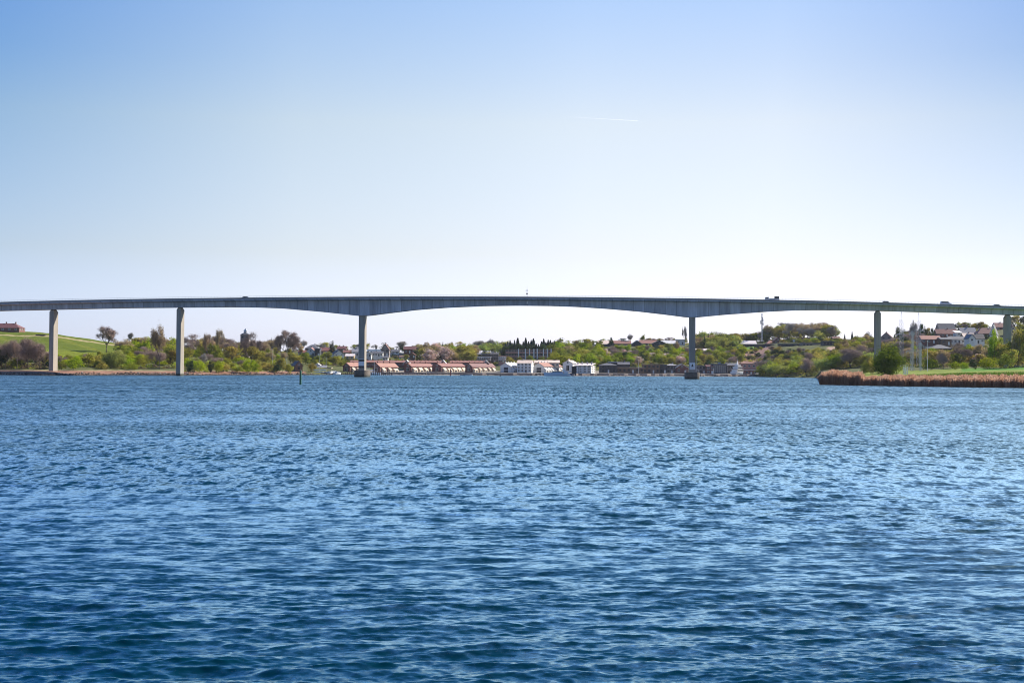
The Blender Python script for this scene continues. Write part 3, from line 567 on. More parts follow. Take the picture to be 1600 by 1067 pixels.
LM = {
 'hawthorn': leaf_mat('hawthorn_leaves', [(0.048, 0.071, 0.008), (0.114, 0.142, 0.013), (0.266, 0.294, 0.025)], trans=0.35),
 'bright': leaf_mat('bright_leaves', [(0.152, 0.216, 0.007), (0.279, 0.354, 0.014), (0.430, 0.481, 0.024)]),
 'green': leaf_mat('green_leaves', [(0.123, 0.142, 0.019), (0.247, 0.266, 0.033), (0.408, 0.420, 0.056)]),
 'olive': leaf_mat('olive_leaves', [(0.173, 0.148, 0.036), (0.321, 0.278, 0.056), (0.469, 0.420, 0.085)]),
 'dark': leaf_mat('dark_leaves', [(0.015, 0.035, 0.020), (0.037, 0.069, 0.025), (0.075, 0.112, 0.037)]),
 'pale': leaf_mat('pale_leaves', [(0.185, 0.216, 0.057), (0.340, 0.386, 0.089), (0.510, 0.541, 0.139)]),
 'rust': leaf_mat('budding_leaves', [(0.26, 0.18, 0.11), (0.38, 0.29, 0.16), (0.46, 0.42, 0.17)]),
 'blossom': leaf_mat('blossom', [(0.375, 0.250, 0.200), (0.650, 0.475, 0.425), (0.750, 0.725, 0.675)]),
 'needle': leaf_mat('needles', [(0.02, 0.035, 0.033), (0.04, 0.062, 0.05), (0.07, 0.095, 0.065)], trans=0.1),
}
def arr(segs, n=3): return tubes(segs, n)
PROTO = {}
def proto(kind, shape, var):
    """(trunk arrays, trunk material, crown arrays, tone, crown material, height, width) of a 10 m model tree"""
    key = (kind, shape, var)
    if key in PROTO: return PROTO[key]
    sd_ = hash_(key); rng = np.random.RandomState(sd_)
    if shape in ('tree', 'bush', 'bigbush'):
        if shape == 'tree': w, z0, n, ncl, lf = 7.5, 0.9, 2600, 38, .21
        elif shape == 'bush': w, z0, n, ncl, lf = 12.0, 0.2, 2300, 34, .26
        else: w, z0, n, ncl, lf = 12.0, 0.1, 12000, 95, .19
        V, T = crown_cloud(sd_, w, 10 - z0, z0, ncl, n, lf, top=1.0 if shape == 'tree' else .7)
        li, tw, tp = skeleton(sd_ + 1, 8.5, w * .7, trunk=.32 if shape == 'tree' else .12, levels=2, r0=.022 if shape == 'tree' else .012)
        tr = arr(li, 4)
    elif shape == 'conifer':
        w = 5.0; V, T = conifer_cloud(sd_, w, 9.5, .4, 3000, .26); tr = arr([(np.array([0, 0, -.3.__float__()]), np.array([0, 0, 9.6]), .2, .03)], 5)
    elif shape == 'column':
        w = 3.0; V, T = crown_cloud(sd_, w, 9.4, .5, 26, 1500, .2, top=1.2); tr = arr([(np.array([0, 0, -.3]), np.array([0, 0, 9.0]), .16, .03)], 5)
    elif shape in ('bare', 'thicket', 'budding'):
        H = 10.; w = 8.5 if shape != 'thicket' else 12.0
        li, tw, tp = skeleton(sd_, H, w, trunk=.27 if shape != 'thicket' else .10, levels=5 if shape != 'thicket' else 5, up=.6, r0=.019 if shape != 'thicket' else .008, kids=(2, 4))
        mz = max(p[2] for p in tp); s = H / mz; sc_ = lambda L_: [(a * s, c * s, r * s, q * s) for a, c, r, q in L_]
        li, tw, tp = sc_(li), sc_(tw), tp * s; w = 2 * np.percentile(np.hypot(tp[:, 0], tp[:, 1]), 97)
        tr = arr(li, 4); cv, cf = arr(tw, 3)
        ntw = {'thicket': 13, 'bare': 8, 'budding': 3}[shape]                 # fine twig sprays round every tip
        Pc = np.repeat(tp, ntw, 0) + rng.randn(len(tp) * ntw, 3) * (.3 if shape != 'thicket' else .6); dd = rng.randn(len(Pc), 3) + (0, 0, .6)
        sv = quads(Pc, dd, np.full(len(Pc), .34), rng, .10)
        if shape == 'budding': k = int(len(Pc) * 1.3); lp = Pc[rng.randint(0, len(Pc), k)] + rng.randn(k, 3) * .3; sv2 = quads(lp, rng.randn(k, 3), .14, rng); PROTO[key + ('l',)] = (sv2, rng.rand(len(sv2)))
        k0 = len(cv); q = np.arange(len(sv)).reshape(-1, 4) + k0
        PROTO[key] = (tr, BARK, (np.concatenate([cv, sv]), np.concatenate([cf, q])), None, GREYTWIG if kind == 'grey' else TWIG, w); return PROTO[key]
    Fq = np.arange(len(V)).reshape(-1, 4)
    PROTO[key] = (tr, BARK, (V, Fq), T, LM[kind] if shape != 'conifer' else LM['needle'], w); return PROTO[key]
def hash_(key):
    h_ = 7
    for c in str(key): h_ = (h_ * 31 + ord(c)) % 99991
    return h_
ME = {}
def tree_meshes(kind, shape, var):
    key = (kind, shape, var)
    if key not in ME:
        (tv, tf), tm, (cv, cf), T, cm, w = proto(*key); T = T if T is not None else np.random.RandomState(1).rand(len(cv))
        lv = PROTO.get(key + ('l',))
        mats = [cm]; mi = np.zeros(len(cf), int)
        if lv is not None:
            q = np.arange(len(lv[0])).reshape(-1, 4) + len(cv); cv = np.concatenate([cv, lv[0]]); cf = np.concatenate([cf, q]); T = np.concatenate([T, lv[1]]); mats.append(LM[kind] if kind in LM else LM['rust']); mi = np.concatenate([mi, np.ones(len(q), int)])
        crown = np_mesh('crown', cv, cf, mats, tone=T, mi=mi); trunk = np_mesh('trunk', tv, tf, tm)
        whole = np_mesh('tree', np.concatenate([cv, tv]), np.concatenate([cf, tf + len(cv)]), mats + [tm], tone=np.concatenate([T, np.zeros(len(tv))]), mi=np.concatenate([mi, np.full(len(tf), len(mats))]))
        ME[key] = (crown, trunk, whole, w)
    return ME[key]
NAMES = {'tree': 'leafy_tree', 'bush': 'bush', 'bigbush': 'bush', 'conifer': 'conifer', 'column': 'slender_tree', 'bare': 'bare_tree', 'thicket': 'bare_shrub', 'budding': 'budding_tree'}
CATS = {'tree': 'tree', 'bush': 'bush', 'bigbush': 'bush', 'conifer': 'conifer', 'column': 'tree', 'bare': 'tree', 'thicket': 'shrub', 'budding': 'tree'}
KINDN = {('pale', 'tree'): ('willow',), ('pale', 'bush'): ('willow_bush',), ('rust', 'tree'): ('budding_tree',), ('blossom', 'tree'): ('blossoming_tree',), ('blossom', 'bush'): ('blossoming_bush',)}
_tr = random.Random(11)
def tree(kind, shape, u, y, h=None, w=None, ytop=None, wpx=None, label=None, group=None, big=False, D=None, Dmin=300, name=None, cat=None):
    x, D, z = on_ground(u, y, D or D_of(u, y, Dmin))
    if ytop is not None: h = max(1.5, HC - (ytop - hor(u)) * D / F - z)
    if wpx is not None: w = wpx * D / F
    crown, trunk, whole, w0 = tree_meshes(kind, shape, _tr.randrange(3))
    sz = h / 10.0; sw = (w / w0) if w else sz
    rz = _tr.uniform(0, 6.28); nm = name or KINDN.get((kind, shape), (NAMES[shape],))[0]; ct = cat or CATS[shape]
    if big:
        e = empty(nm, (x, D, z - .1), rz, label=label, cat=ct, group=group); e.scale = (sw, sw, sz)
        link('trunk', trunk, e); link('crown', crown, e); return e
    return link(nm, whole, None, (x, D, z - .1), rz, (sw, sw, sz), label=label, cat=ct, group=group)

CLUMPS = []
def build_undergrowth():
    """low scrub that fills the ground between the trees"""
    rng = np.random.RandomState(21); out = {'green': [], 'olive': [], 'bright': [], 'x': []}; tn = {'green': [], 'olive': [], 'bright': [], 'x': []}
    for (u, y, Dmin, k) in CLUMPS:
        x, D, z = on_ground(u, y, D_of(u, y, Dmin)); D += rng.uniform(-3, 3)
        rx, rz_ = rng.uniform(1.6, 3.4), rng.uniform(.9, 2.2); n = 60; d = rng.randn(n, 3); d /= np.linalg.norm(d, axis=1)[:, None]; d[:, 2] = np.abs(d[:, 2])
        Pc = np.array([x, D, z]) + d * (rx, rx, rz_) * (rng.uniform(.5, 1.05, n))[:, None]
        out[k].append(quads(Pc, d + rng.randn(n, 3) * .6, .3, rng)); tn[k].append(np.full(n * 4, rng.rand() * .7) + np.repeat(rng.rand(n) * .3, 4))
    ks = [k for k in out if out[k]]; V = np.concatenate([np.concatenate(out[k]) for k in ks]); T = np.concatenate([np.concatenate(tn[k]) for k in ks])
    mi = np.concatenate([np.full(len(np.concatenate(out[k])) // 4, i) for i, k in enumerate(ks)])
    bm_ = leaf_mat('brown_scrub', [(0.10, 0.07, 0.05), (0.18, 0.13, 0.085), (0.26, 0.2, 0.12)])
    link('undergrowth', np_mesh('undergrowth', V, np.arange(len(V)).reshape(-1, 4), [LM[k] if k in LM else bm_ for k in ks], tone=T, mi=mi), kind='stuff', label='low scrub and brambles between the trees')
# ---------------------------------------------------------------- buildings
ROOFS = {'red': (0.23, 0.09, 0.075), 'orange': (0.31, 0.14, 0.105), 'maroon': (0.15, 0.055, 0.055), 'slate': (0.10, 0.105, 0.125), 'dark': (0.045, 0.045, 0.055),
         'pale': (0.72, 0.64, 0.62), 'cream': (0.78, 0.62, 0.50), 'grey': (0.26, 0.26, 0.28), 'blue': (0.10, 0.15, 0.21), 'white': (0.72, 0.70, 0.68), 'brown': (0.17, 0.10, 0.075)}
WALLS = {'white': (0.74, 0.73, 0.70), 'brick': (0.19, 0.085, 0.07), 'dark': (0.06, 0.06, 0.07), 'yellow': (0.55, 0.38, 0.18), 'grey': (0.35, 0.35, 0.36), 'brown': (0.20, 0.13, 0.09),
         'greybrick': (0.24, 0.20, 0.19), 'cream': (0.62, 0.52, 0.40), 'pink': (0.50, 0.27, 0.22), 'black': (0.03, 0.03, 0.035), 'pale': (0.58, 0.58, 0.58)}
def rmat(k): return mat('roof_' + k, ROOFS[k], 0.75, var=0.16, scale=0.8, stretch=(1, 1, 3))
def wmat(k): return mat('wall_' + k, WALLS[k], 0.85, var=0.10, scale=0.6)
def glass():
    if 'window_glass' in MATS: return MATS['window_glass']
    ma, t, b = nodes('window_glass'); b.inputs['Base Color'].default_value = (0.018, 0.024, 0.034, 1); b.inputs['Roughness'].default_value = 0.12; MATS['window_glass'] = ma; return ma
TRIM = mat('trim_white', (0.76, 0.76, 0.75), 0.5, var=0.04)
WINM = {}
def window_mesh(w, h, kind='w'):
    k = (round(w, 1), round(h, 1), kind)
    if k not in WINM:
        a = MB(); w, h = k[0], k[1]; fr = 0.09
        a.box(-w/2, w/2, -.05, .0, -h/2, h/2); a.cur = 1
        for (x0, x1, z0, z1) in ((-w/2-fr, -w/2, -h/2-fr, h/2+fr), (w/2, w/2+fr, -h/2-fr, h/2+fr), (-w/2, w/2, h/2, h/2+fr), (-w/2, w/2, -h/2-fr, -h/2)): a.box(x0, x1, -.09, .0, z0, z1)
        if kind == 'w' and w > .8: a.box(-.035, .035, -.085, -.052, -h/2, h/2)
        o = a.build('window', [glass(), TRIM if kind != 'd' else wmat('dark')]); me = o.data; bpy.data.objects.remove(o); WINM[k] = me
    return WINM[k]
BN = {'house': ('house', 'house')}
def house(u0, u1, yb, ye, yr, wall, roof, kind='side', dp=8.5, yaw=0, label='', name='house', cat='house', group=None, D=None, win=2, floors=1, chim=1, over=.4, L=None, side_win=True, gable=None, extra=None, winw=1.2, winh=1.25, door=True):
    """a building seen between columns u0 and u1: base, eave and ridge at picture rows yb, ye, yr"""
    uc = (u0 + u1) / 2; D = D or D_of(uc, yb); x, _, _ = on_ground(uc, yb, D); z = HC - (yb - hor(uc)) * D / F
    Wv = (u1 - u0) * D / F; c, s = abs(math.cos(R(yaw))), abs(math.sin(R(yaw)))
    W = max(2.5, (Wv - dp * s) / c) if yaw else Wv
    H = (yb - ye) * D / F; rise = (ye - yr) * D / F
    e = empty(name, (x, D + (W * s + dp * c) / 2, z), R(yaw), label=label, cat=cat, group=group)
    x0, x1, y0, y1 = -W/2, W/2, -dp/2, dp/2
    wb = MB(); wb.box(x0, x1, y0, y1, -4, H)
    along = kind in ('side', 'hip')
    if kind == 'gable': wb.add([(x0, y0, H), (x1, y0, H), (0, y0, H+rise), (x0, y1, H), (x1, y1, H), (0, y1, H+rise)], [(0,1,2), (5,4,3)])
    if kind == 'side': wb.add([(x0, y0, H), (x0, y1, H), (x0, 0, H+rise), (x1, y0, H), (x1, y1, H), (x1, 0, H+rise)], [(2,1,0), (3,4,5)])
    wb.build('wall', wmat(wall), e)
    rb = MB(); t = .22; o_ = over
    if kind == 'flat':
        rb.box(x0-o_, x1+o_, y0-o_, y1+o_, H+.003, H+.3)
    elif kind == 'hip':
        k = min(dp/2, W/2) * .8; zz = H + .02
        lo = [(x0-o_, y0-o_, zz), (x1+o_, y0-o_, zz), (x1+o_, y1+o_, zz), (x0-o_, y1+o_, zz)]; up_ = [(x0+k, 0, H+rise), (x1-k, 0, H+rise)]
        rb.add(lo + up_, [(0,1,5,4), (1,2,5), (2,3,4,5), (3,0,4), (3,2,1,0)])
    elif kind == 'pyramid':
        zz = H + .02; rb.add([(x0-o_, y0-o_, zz), (x1+o_, y0-o_, zz), (x1+o_, y1+o_, zz), (x0-o_, y1+o_, zz), (0, 0, H+rise)], [(0,1,4), (1,2,4), (2,3,4), (3,0,4), (3,2,1,0)])
    elif kind == 'mono':
        rb.add([(x0-o_, y0-o_, H+.05), (x1+o_, y0-o_, H+.05), (x1+o_, y1+o_, H+rise), (x0-o_, y1+o_, H+rise), (x0-o_, y0-o_, H+.3), (x1+o_, y0-o_, H+.3), (x1+o_, y1+o_, H+rise+.25), (x0-o_, y1+o_, H+rise+.25)],
               [(3,2,1,0), (4,5,6,7), (0,1,5,4), (1,2,6,5), (2,3,7,6), (3,0,4,7)])
    else:
        def slab(P0, P1, E):   # gabled roof slab pair; P are (across, z) points, E extrude range
            sl = rise / max((dp if along else W) / 2, .1); hw = (dp if along else W) / 2 + o_; ez = H - o_ * sl + .03
            prof = [(-hw, ez), (0, H + rise + .03), (hw, ez), (hw, ez + t), (0, H + rise + .03 + t * 1.15), (-hw, ez + t)]
            a0, a1 = E
            if along: pts = [(a0, p, q) for p, q in prof] + [(a1, p, q) for p, q in prof]
            else: pts = [(p, a0, q) for p, q in prof] + [(p, a1, q) for p, q in prof]
            n = 6; rb.add(pts, [(k, (k+1) % n, n + (k+1) % n, n + k) for k in range(n)] + [(0,1,4,5), (1,2,3,4), (6,11,10,7), (7,10,9,8)])
        slab(None, None, (x0-o_, x1+o_) if along else (y0-o_, y1+o_))
    rf = rb.build('roof', rmat(roof), e)
    rng = random.Random(int(u0 * 7 + yb))
    for i in range(chim):
        cxp = (x0 + (i + .5 + rng.uniform(-.2, .2)) * (W / chim)) if along else rng.uniform(-.3, .3)
        cyp = rng.uniform(.1, .6) if along else y0 + dp * (i + .6) / chim * .8
        zc = H + rise - .3; m_ = MB(); m_.box(cxp-.35, cxp+.35, cyp-.3, cyp+.3, zc - .5, zc + 1.15); m_.box(cxp-.42, cxp+.42, cyp-.37, cyp+.37, zc + 1.15, zc + 1.3); m_.build('chimney', wmat('brick' if wall in ('brick','cream','yellow','brown') else 'grey'), rf)
    # openings
    fh = H / floors
    wh = min(winh, fh * .55)
    if win:
        for fl in range(floors):
            for i in range(win):
                px = x0 + (i + .5) * W / win; pz = fl * fh + fh * .56
                if door and fl == 0 and i == win // 2 and win > 1 and H > 2:
                    d_ = MB(); dh = min(2.0, fh * .8); d_.box(px-.5, px+.5, y0-.06, y0-.003, .02, dh); dd_ = d_.build('door', wmat('dark' if wall in ('white', 'cream', 'pale', 'yellow') else 'white'), e)
                    k_ = MB(); k_.box(px+.32, px+.40, y0-.11, y0-.062, dh*.48, dh*.53); k_.build('handle', TRIM if wall in ('white','cream','pale','yellow') else wmat('dark'), dd_); continue
                link('window', window_mesh(min(winw, W / win * .6), wh, 'd' if wall in ('dark', 'brown', 'black', 'greybrick') else 'w'), e, (px, y0 - .003, pz))
    if side_win and dp > 5:
        n = max(1, int(dp / 4))
        for fl in range(floors):
            for i in range(n): link('window', window_mesh(1.1, wh), e, (x1 + .003, y0 + (i + .5) * dp / n, fl * fh + fh * .56), R(90))
    if kind == 'gable' and rise > 1.6 and H > 2.2: link('window', window_mesh(.9, min(1.1, rise * .4)), e, (0, y0 - .003, H + rise * .28))
    if gable:                                          # pale bargeboards on the front gable
        g = MB()
        for sg in (-1, 1):
            a = Vector((sg * (W/2 + over), y0 - over - .04, H - over * rise / (W/2))); b_ = Vector((0, y0 - over - .04, H + rise + .02)); g.tube(a, b_, .16, n=4)
        g.build('bargeboard', wmat(gable), rf)
    if extra: extra(e, x0, x1, y0, y1, H, rise)
    return e

def block(ug0, uc, us1, yb, ye, yr, wall, roof, label, facade='white', unit=6.5, D=None, name='row_house_block', group=None, door=False, floors=2):
    """terrace block turned so that its gable end faces us in the shade and its long side faces the sun"""
    D = D or D_of(uc, yb, 840); x, _, _ = on_ground(uc, yb, D); z = HC - (yb - hor(uc)) * D / F; ya = 25
    W = (uc - ug0) * D / F / math.cos(R(ya)); L = (us1 - uc) * D / F / math.sin(R(ya)); L = min(L, 34)
    H = (yb - ye) * D / F; rise = (ye - yr) * D / F
    e = empty(name, (x, D, z), R(-ya), label=label, cat='row houses', group=group)
    w = MB(); w.box(-W, 0, 0, L, -3, H); w.add([(-W, 0, H), (0, 0, H), (-W/2, 0, H+rise), (-W, L, H), (0, L, H), (-W/2, L, H+rise)], [(0,1,2), (5,4,3)]); w.build('wall', wmat(wall), e)
    r_ = MB(); o_ = .35; sl = rise / (W/2); ez = H - o_ * sl + .03; prof = [(-W-o_, ez), (-W/2, H+rise+.03), (o_, ez), (o_, ez+.2), (-W/2, H+rise+.26), (-W-o_, ez+.2)]
    r_.add([(p, -o_, q) for p, q in prof] + [(p, L+o_, q) for p, q in prof], [(k, (k+1) % 6, 6 + (k+1) % 6, 6 + k) for k in range(6)] + [(0,1,4,5), (1,2,3,4), (6,11,10,7), (7,10,9,8)])
    rf = r_.build('roof', rmat(roof), e)
    if door:
        d_ = MB(); d_.box(-W*.66, -W*.24, -.08, -.003, .02, H * .8); g = d_.build('garage_door', wmat('dark'), e)
        k_ = MB(); k_.box(-W*.66, -W*.24, -.12, -.082, H*.38, H*.42); k_.build('handle', TRIM, g)
    else:
        link('window', window_mesh(1.9, H * .52), e, (-W/2, -.003, H * .5)); link('window', window_mesh(1.0, 1.0), e, (-W/2, -.003, H + rise * .25))
    n = max(1, int(L / unit)); fh = H / floors
    rb_ = random.Random(int(uc))
    for i in range(n):
        yc = (i + .5) * L / n
        c_ = MB(); c_.box(-W/2-.3, -W/2+.3, yc-2.4, yc-1.8, H+rise-.2, H+rise+1.1); c_.build('chimney', wmat(wall), rf)
        b_ = MB()                                       # projecting bay with a sloping top
        hw = L / n * rb_.uniform(.18, .40); tz, bz_ = rb_.uniform(.7, .9), rb_.uniform(.35, .62); b_.add([(.003, yc-hw, .02), (1.5, yc-hw, .02), (1.5, yc+hw, .02), (.003, yc+hw, .02), (.003, yc-hw, H*tz), (1.5, yc-hw, H*bz_), (1.5, yc+hw, H*bz_), (.003, yc+hw, H*tz)],
              [(0,3,2,1), (4,5,6,7), (0,1,5,4), (1,2,6,5), (2,3,7,6), (3,0,4,7)])
        bay = b_.build('bay', wmat(facade), e)
        link('window', window_mesh(hw * 1.1, H * .24), bay, (1.503, yc, H * .2), R(90))
        for fl in range(floors): link('window', window_mesh(1.0, min(1.2, fh * .5)), e, (.003, yc + hw + .9, fl * fh + fh * .55), R(90))
    return e

def build_town():
    H = house
    # waterfront brick row houses, gables towards the harbour
    for i, (a, b_, c, yb, ye, yr, rf, pl) in enumerate([(535.5, 547, 561.5, 581.5, 572, 567, 'orange', 'directly left of the left main pier'), (582, 594, 618, 581.8, 573, 567.5, 'orange', 'just right of the left main pier'),
              (631.5, 643, 674, 581.9, 572.5, 567.8, 'red', 'second to the right of the left main pier'), (675, 690, 727, 581.9, 572.5, 567.8, 'red', 'behind the red marker post'), (727, 738, 776, 582, 573, 568, 'maroon', 'next to the first white gabled house')]):
        block(a, b_, c, yb, ye, yr, 'brick', rf, 'brick waterfront terrace with %s tiled roof, %s' % (rf, pl), facade='cream', group='brick terraces on the quay')
    # long brick terraces behind
    def dormers(e, x0, x1, y0, y1, Hh, rise):
        n = 9
        for i in range(n):
            px = x0 + (i + .5) * (x1 - x0) / n; m_ = MB(); m_.box(px-.3, px+.3, -.3, .3, Hh+rise-.3, Hh+rise+1.0); m_.build('chimney', wmat('pink'), e)
    for (a, b_, yb, ye, yr, pl) in ((548, 634, 580, 566.2, 563.6, 'spanning behind the left main pier'), (638, 692, 580, 566.4, 564, 'above the middle waterfront gables'), (704, 760, 580, 566.6, 564.2, 'left of the pale balcony building')):
        H(a, b_, yb, ye, yr, 'brick', 'orange', dp=9, label='long red brick terrace with pink tiled roof, ' + pl, name='terrace', cat='terrace', group='long brick terraces', win=11, floors=2, chim=0, extra=dormers, winw=1.3, winh=1.0, D=940)
    for (a, pl) in ((635.5, 'at the right end of the left terrace'), (692.5, 'at the right end of the middle terrace'), (759.5, 'at the right end of the right terrace')):
        H(a-4.5, a+4.5, 580, 567.5, 563, 'brick', 'white', 'gable', dp=10, label='narrow brick gable house with white roof edge, ' + pl, win=1, chim=0, D=925, gable='white')
    # white waterfront group
    block(782, 798, 816, 582.2, 572, 567.5, 'white', 'white', 'white gabled boathouse with dark door facing the water, leftmost of the white houses', facade='white', door=True, unit=4)
    block(833, 850, 881, 582.4, 572.5, 567, 'white', 'orange', 'white gabled house with dark door and pinkish tiled roof, middle of the white row', facade='white', door=True, unit=5)
    H(808, 835, 581.5, 567.5, 563.2, 'white', 'cream', dp=9, yaw=-12, label='tall white house with pale cream roof, between the two white gabled buildings', win=4, floors=3, winw=1.0, D=905, name='white_house')
    H(836, 874, 581, 566.8, 563.2, 'cream', 'cream', dp=9, label='long cream roofed white building behind the middle white gable', win=6, floors=2, chim=3, D=930, name='white_house')
    block(880, 895, 903, 582.6, 567.5, 563.3, 'white', 'cream', 'tall white building with pale roof and black door behind the blue speedboat', facade='white', unit=4, door=False, floors=3)
    H(893.8, 900.6, 582.8, 573.2, 572.6, 'black', 'dark', 'flat', dp=3, label='black box like annex beside the tall white building', win=0, chim=0, D=862, side_win=False, name='annex', cat='annex')
    for i, (a, pl) in enumerate(((901.5, 'nearest the black annex'), (908.5, 'second from the black annex'), (915.5, 'third from the black annex'), (922, 'last before the dark hedge'))):
        H(a, a + 5.6, 582.6, 571.5, 568, 'white', 'pale', 'mono', dp=9, yaw=-20, label='narrow white terraced house with pinkish roof, ' + pl, group='narrow white terraced houses', win=1, floors=3, chim=1, D=885)
    # buildings on the slope behind
    def columns(e, x0, x1, y0, y1, Hh, rise):
        n = 8
        for k in range(2):
            m_ = MB(); z = Hh * (.32 + .36 * k); m_.box(x0, x1, y0 - 1.3, y0 - .003, z, z + .18)
            for i in range(n): px = x0 + .3 + i * (x1 - x0 - .6) / (n - 1); m_.tube((px, y0 - 1.15, z + .18), (px, y0 - 1.15, z + Hh * .3), .16, n=6)
            m_.build('balcony', TRIM, e)
    H(741.5, 767, 565.5, 557.8, 557, 'brick', 'white', 'flat', dp=9, label='brick apartment house with a row of white balcony columns under a flat white roof', name='balcony_building', cat='apartments', win=7, floors=2, chim=0, extra=columns, D=1010)
    H(767, 779, 567, 553.5, 551.5, 'greybrick', 'dark', 'side', dp=12, label='dark brick block right of the white balcony columns', name='brick_block', cat='apartments', win=3, floors=3, D=1020)
    H(779, 791, 566.5, 556.3, 555.5, 'pink', 'orange', 'flat', dp=9, label='small pink apartment house with balconies just left of the finned block', name='balcony_building', cat='apartments', win=4, floors=2, chim=0, extra=columns, D=1000)
    H(736, 752, 556.5, 553.5, 550.8, 'brown', 'grey', 'side', dp=9, label='low grey roofed house above the white balcony columns', win=3)
    def vault(e, x0, x1, y0, y1, Hh, rise):
        m_ = MB(); n = 12; pts = [(x0 - .3 + (x1 - x0 + .6) * k / n, Hh + .3 + math.sin(math.pi * (k / n) ** .7) * 2.2) for k in range(n + 1)]
        for k in range(n):
            (a, z0), (b_, z1) = pts[k], pts[k+1]; m_.add([(a, y0-.3, z0), (b_, y0-.3, z1), (b_, y1, z1), (a, y1, z0), (a, y0-.3, z0+.3), (b_, y0-.3, z1+.3), (b_, y1, z1+.3), (a, y1, z0+.3)], [(3,2,1,0), (4,5,6,7), (0,1,5,4), (2,3,7,6)])
        m_.build('vaulted_roof', wmat('pale'), e)
    H(753, 773, 556.5, 553, 552.4, 'brown', 'pale', 'flat', dp=10, label='building with a curved white roof behind the balcony columns', name='hall', cat='hall', win=4, chim=0, extra=vault)
    # finned apartment block
    def fins(e, x0, x1, y0, y1, Hh, rise):
        D = 1060.0
        for u in (810, 820.8, 827.3, 834, 839.3, 849, 855, 861):
            lx = (u - 825.5) * D / F; m_ = MB(); m_.box(lx - .42, lx + .42, y0 - 2.4, y0 - .003, -1.5 if u in (810, 821, 849, 820.8) else 0, Hh + .55); m_.build('white_fin', TRIM, e)
        for k in range(3):
            m_ = MB(); z = Hh * (k / 3.0); m_.box(x0 + .1, x1 - .1, y0 - 1.7, y0 - .003, z + .0, z + .18); m_.box(x0 + .1, x1 - .1, y0 - 1.7, y0 - 1.55, z + .18, z + 1.05); m_.build('balcony', wmat('pink'), e)
    H(790, 861.5, 564, 546.2, 545.6, 'greybrick', 'brown', 'flat', dp=12, label='wide three storey brown apartment block with white vertical fins below the spruces', name='apartment_block', cat='apartments', win=16, floors=3, chim=0, extra=fins, D=1060, winw=1.8, winh=1.6, door=False)
    # dark waterfront houses right of centre
    H(938, 964, 582.8, 570.5, 567.2, 'dark', 'slate', 'hip', dp=12, label='dark timber waterfront house with slate roof below the blossom trees', win=3, floors=2, D=905, name='dark_house')
    H(952, 965, 570, 566, 565.2, 'dark', 'white', 'flat', dp=6, label='small upper storey with white flat roof on the dark waterfront house', win=1, chim=0, D=912, name='roof_storey', cat='roof storey')
    H(965, 984, 572, 569.5, 566.2, 'dark', 'slate', 'side', dp=8, label='grey roofed shed rising behind the long low brown wall', win=2, D=930)
    H(966, 1006, 582.8, 574.6, 573.6, 'brown', 'cream', 'flat', dp=8, label='long low brown flat roofed building on the quay', win=6, chim=0, D=915, name='long_building', cat='building')
    H(1005, 1031, 583, 569.8, 569.2, 'brown', 'grey', 'flat', dp=10, label='brown two storey waterfront house with dark glazed middle', win=4, floors=2, chim=1, D=925)
    H(1031, 1042, 583, 570, 569.4, 'dark', 'blue', 'flat', dp=10, label='dark blue waterfront house between two brown ones', win=2, floors=2, chim=0, D=927)
    H(1042, 1058, 583.2, 571, 568.2, 'greybrick', 'grey', 'hip', dp=10, label='grey brick waterfront house with hipped roof', win=3, floors=2, D=930)
    H(1056, 1076, 583.4, 574.5, 569, 'brick', 'slate', 'gable', dp=12, gable='white', label='slate roofed house with white gable boards left of the right main pier', win=2, D=925)
    H(1087, 1108, 583.8, 571.5, 570.5, 'greybrick', 'grey', 'flat', dp=10, label='low grey building behind the flagpole right of the right main pier', win=4, floors=2, chim=0, D=940, name='grey_building', cat='building')
    H(1104, 1116, 584, 572.5, 570.8, 'brick', 'maroon', 'side', dp=9, label='maroon brick house left of the glazed boat hall', win=2, floors=2, D=935)
    def glazed(e, x0, x1, y0, y1, Hh, rise):
        for i in range(7): link('window', window_mesh(1.5, Hh * .75), e, (x0 + (i + .5) * (x1 - x0) / 7, y0 - .004, Hh * .5))
    H(1115, 1136, 584, 569, 568.2, 'dark', 'blue', 'flat', dp=11, label='dark glazed two storey hall left of the white yacht', win=0, chim=2, extra=glazed, D=935, name='glass_hall', cat='hall', side_win=False)
    H(1136, 1153, 584.2, 571, 567.8, 'greybrick', 'slate', 'side', dp=10, label='grey roofed building directly behind the white yacht', win=3, floors=2, D=942)
    H(1153, 1196, 584, 568.3, 567.7, 'pink', 'grey', 'flat', dp=10, label='long pale brick building with square dark windows right of the yacht', win=6, floors=2, chim=0, D=955, name='long_building', cat='building')
    H(1164, 1184, 586, 578.2, 577.4, 'brick', 'white', 'flat', dp=6, label='low red shed with white roof at the water right of the yacht', win=3, chim=0, D=925, name='quay_shed', cat='shed')
    # houses on the left hill and behind the left wood
    H(-22, 29.5, 516.8, 512.3, 504.8, 'brick', 'maroon', 'hip', dp=12, label='red tiled farmhouse with chimneys on top of the grassy hill', name='farmhouse', cat='house', win=5, chim=3, D=962)
    H(56, 69, 525, 523.3, 522.4, 'black', 'dark', 'flat', dp=4, label='low dark field shelter on the grassy slope left of the first pier', name='field_shelter', cat='shelter', win=0, chim=0)
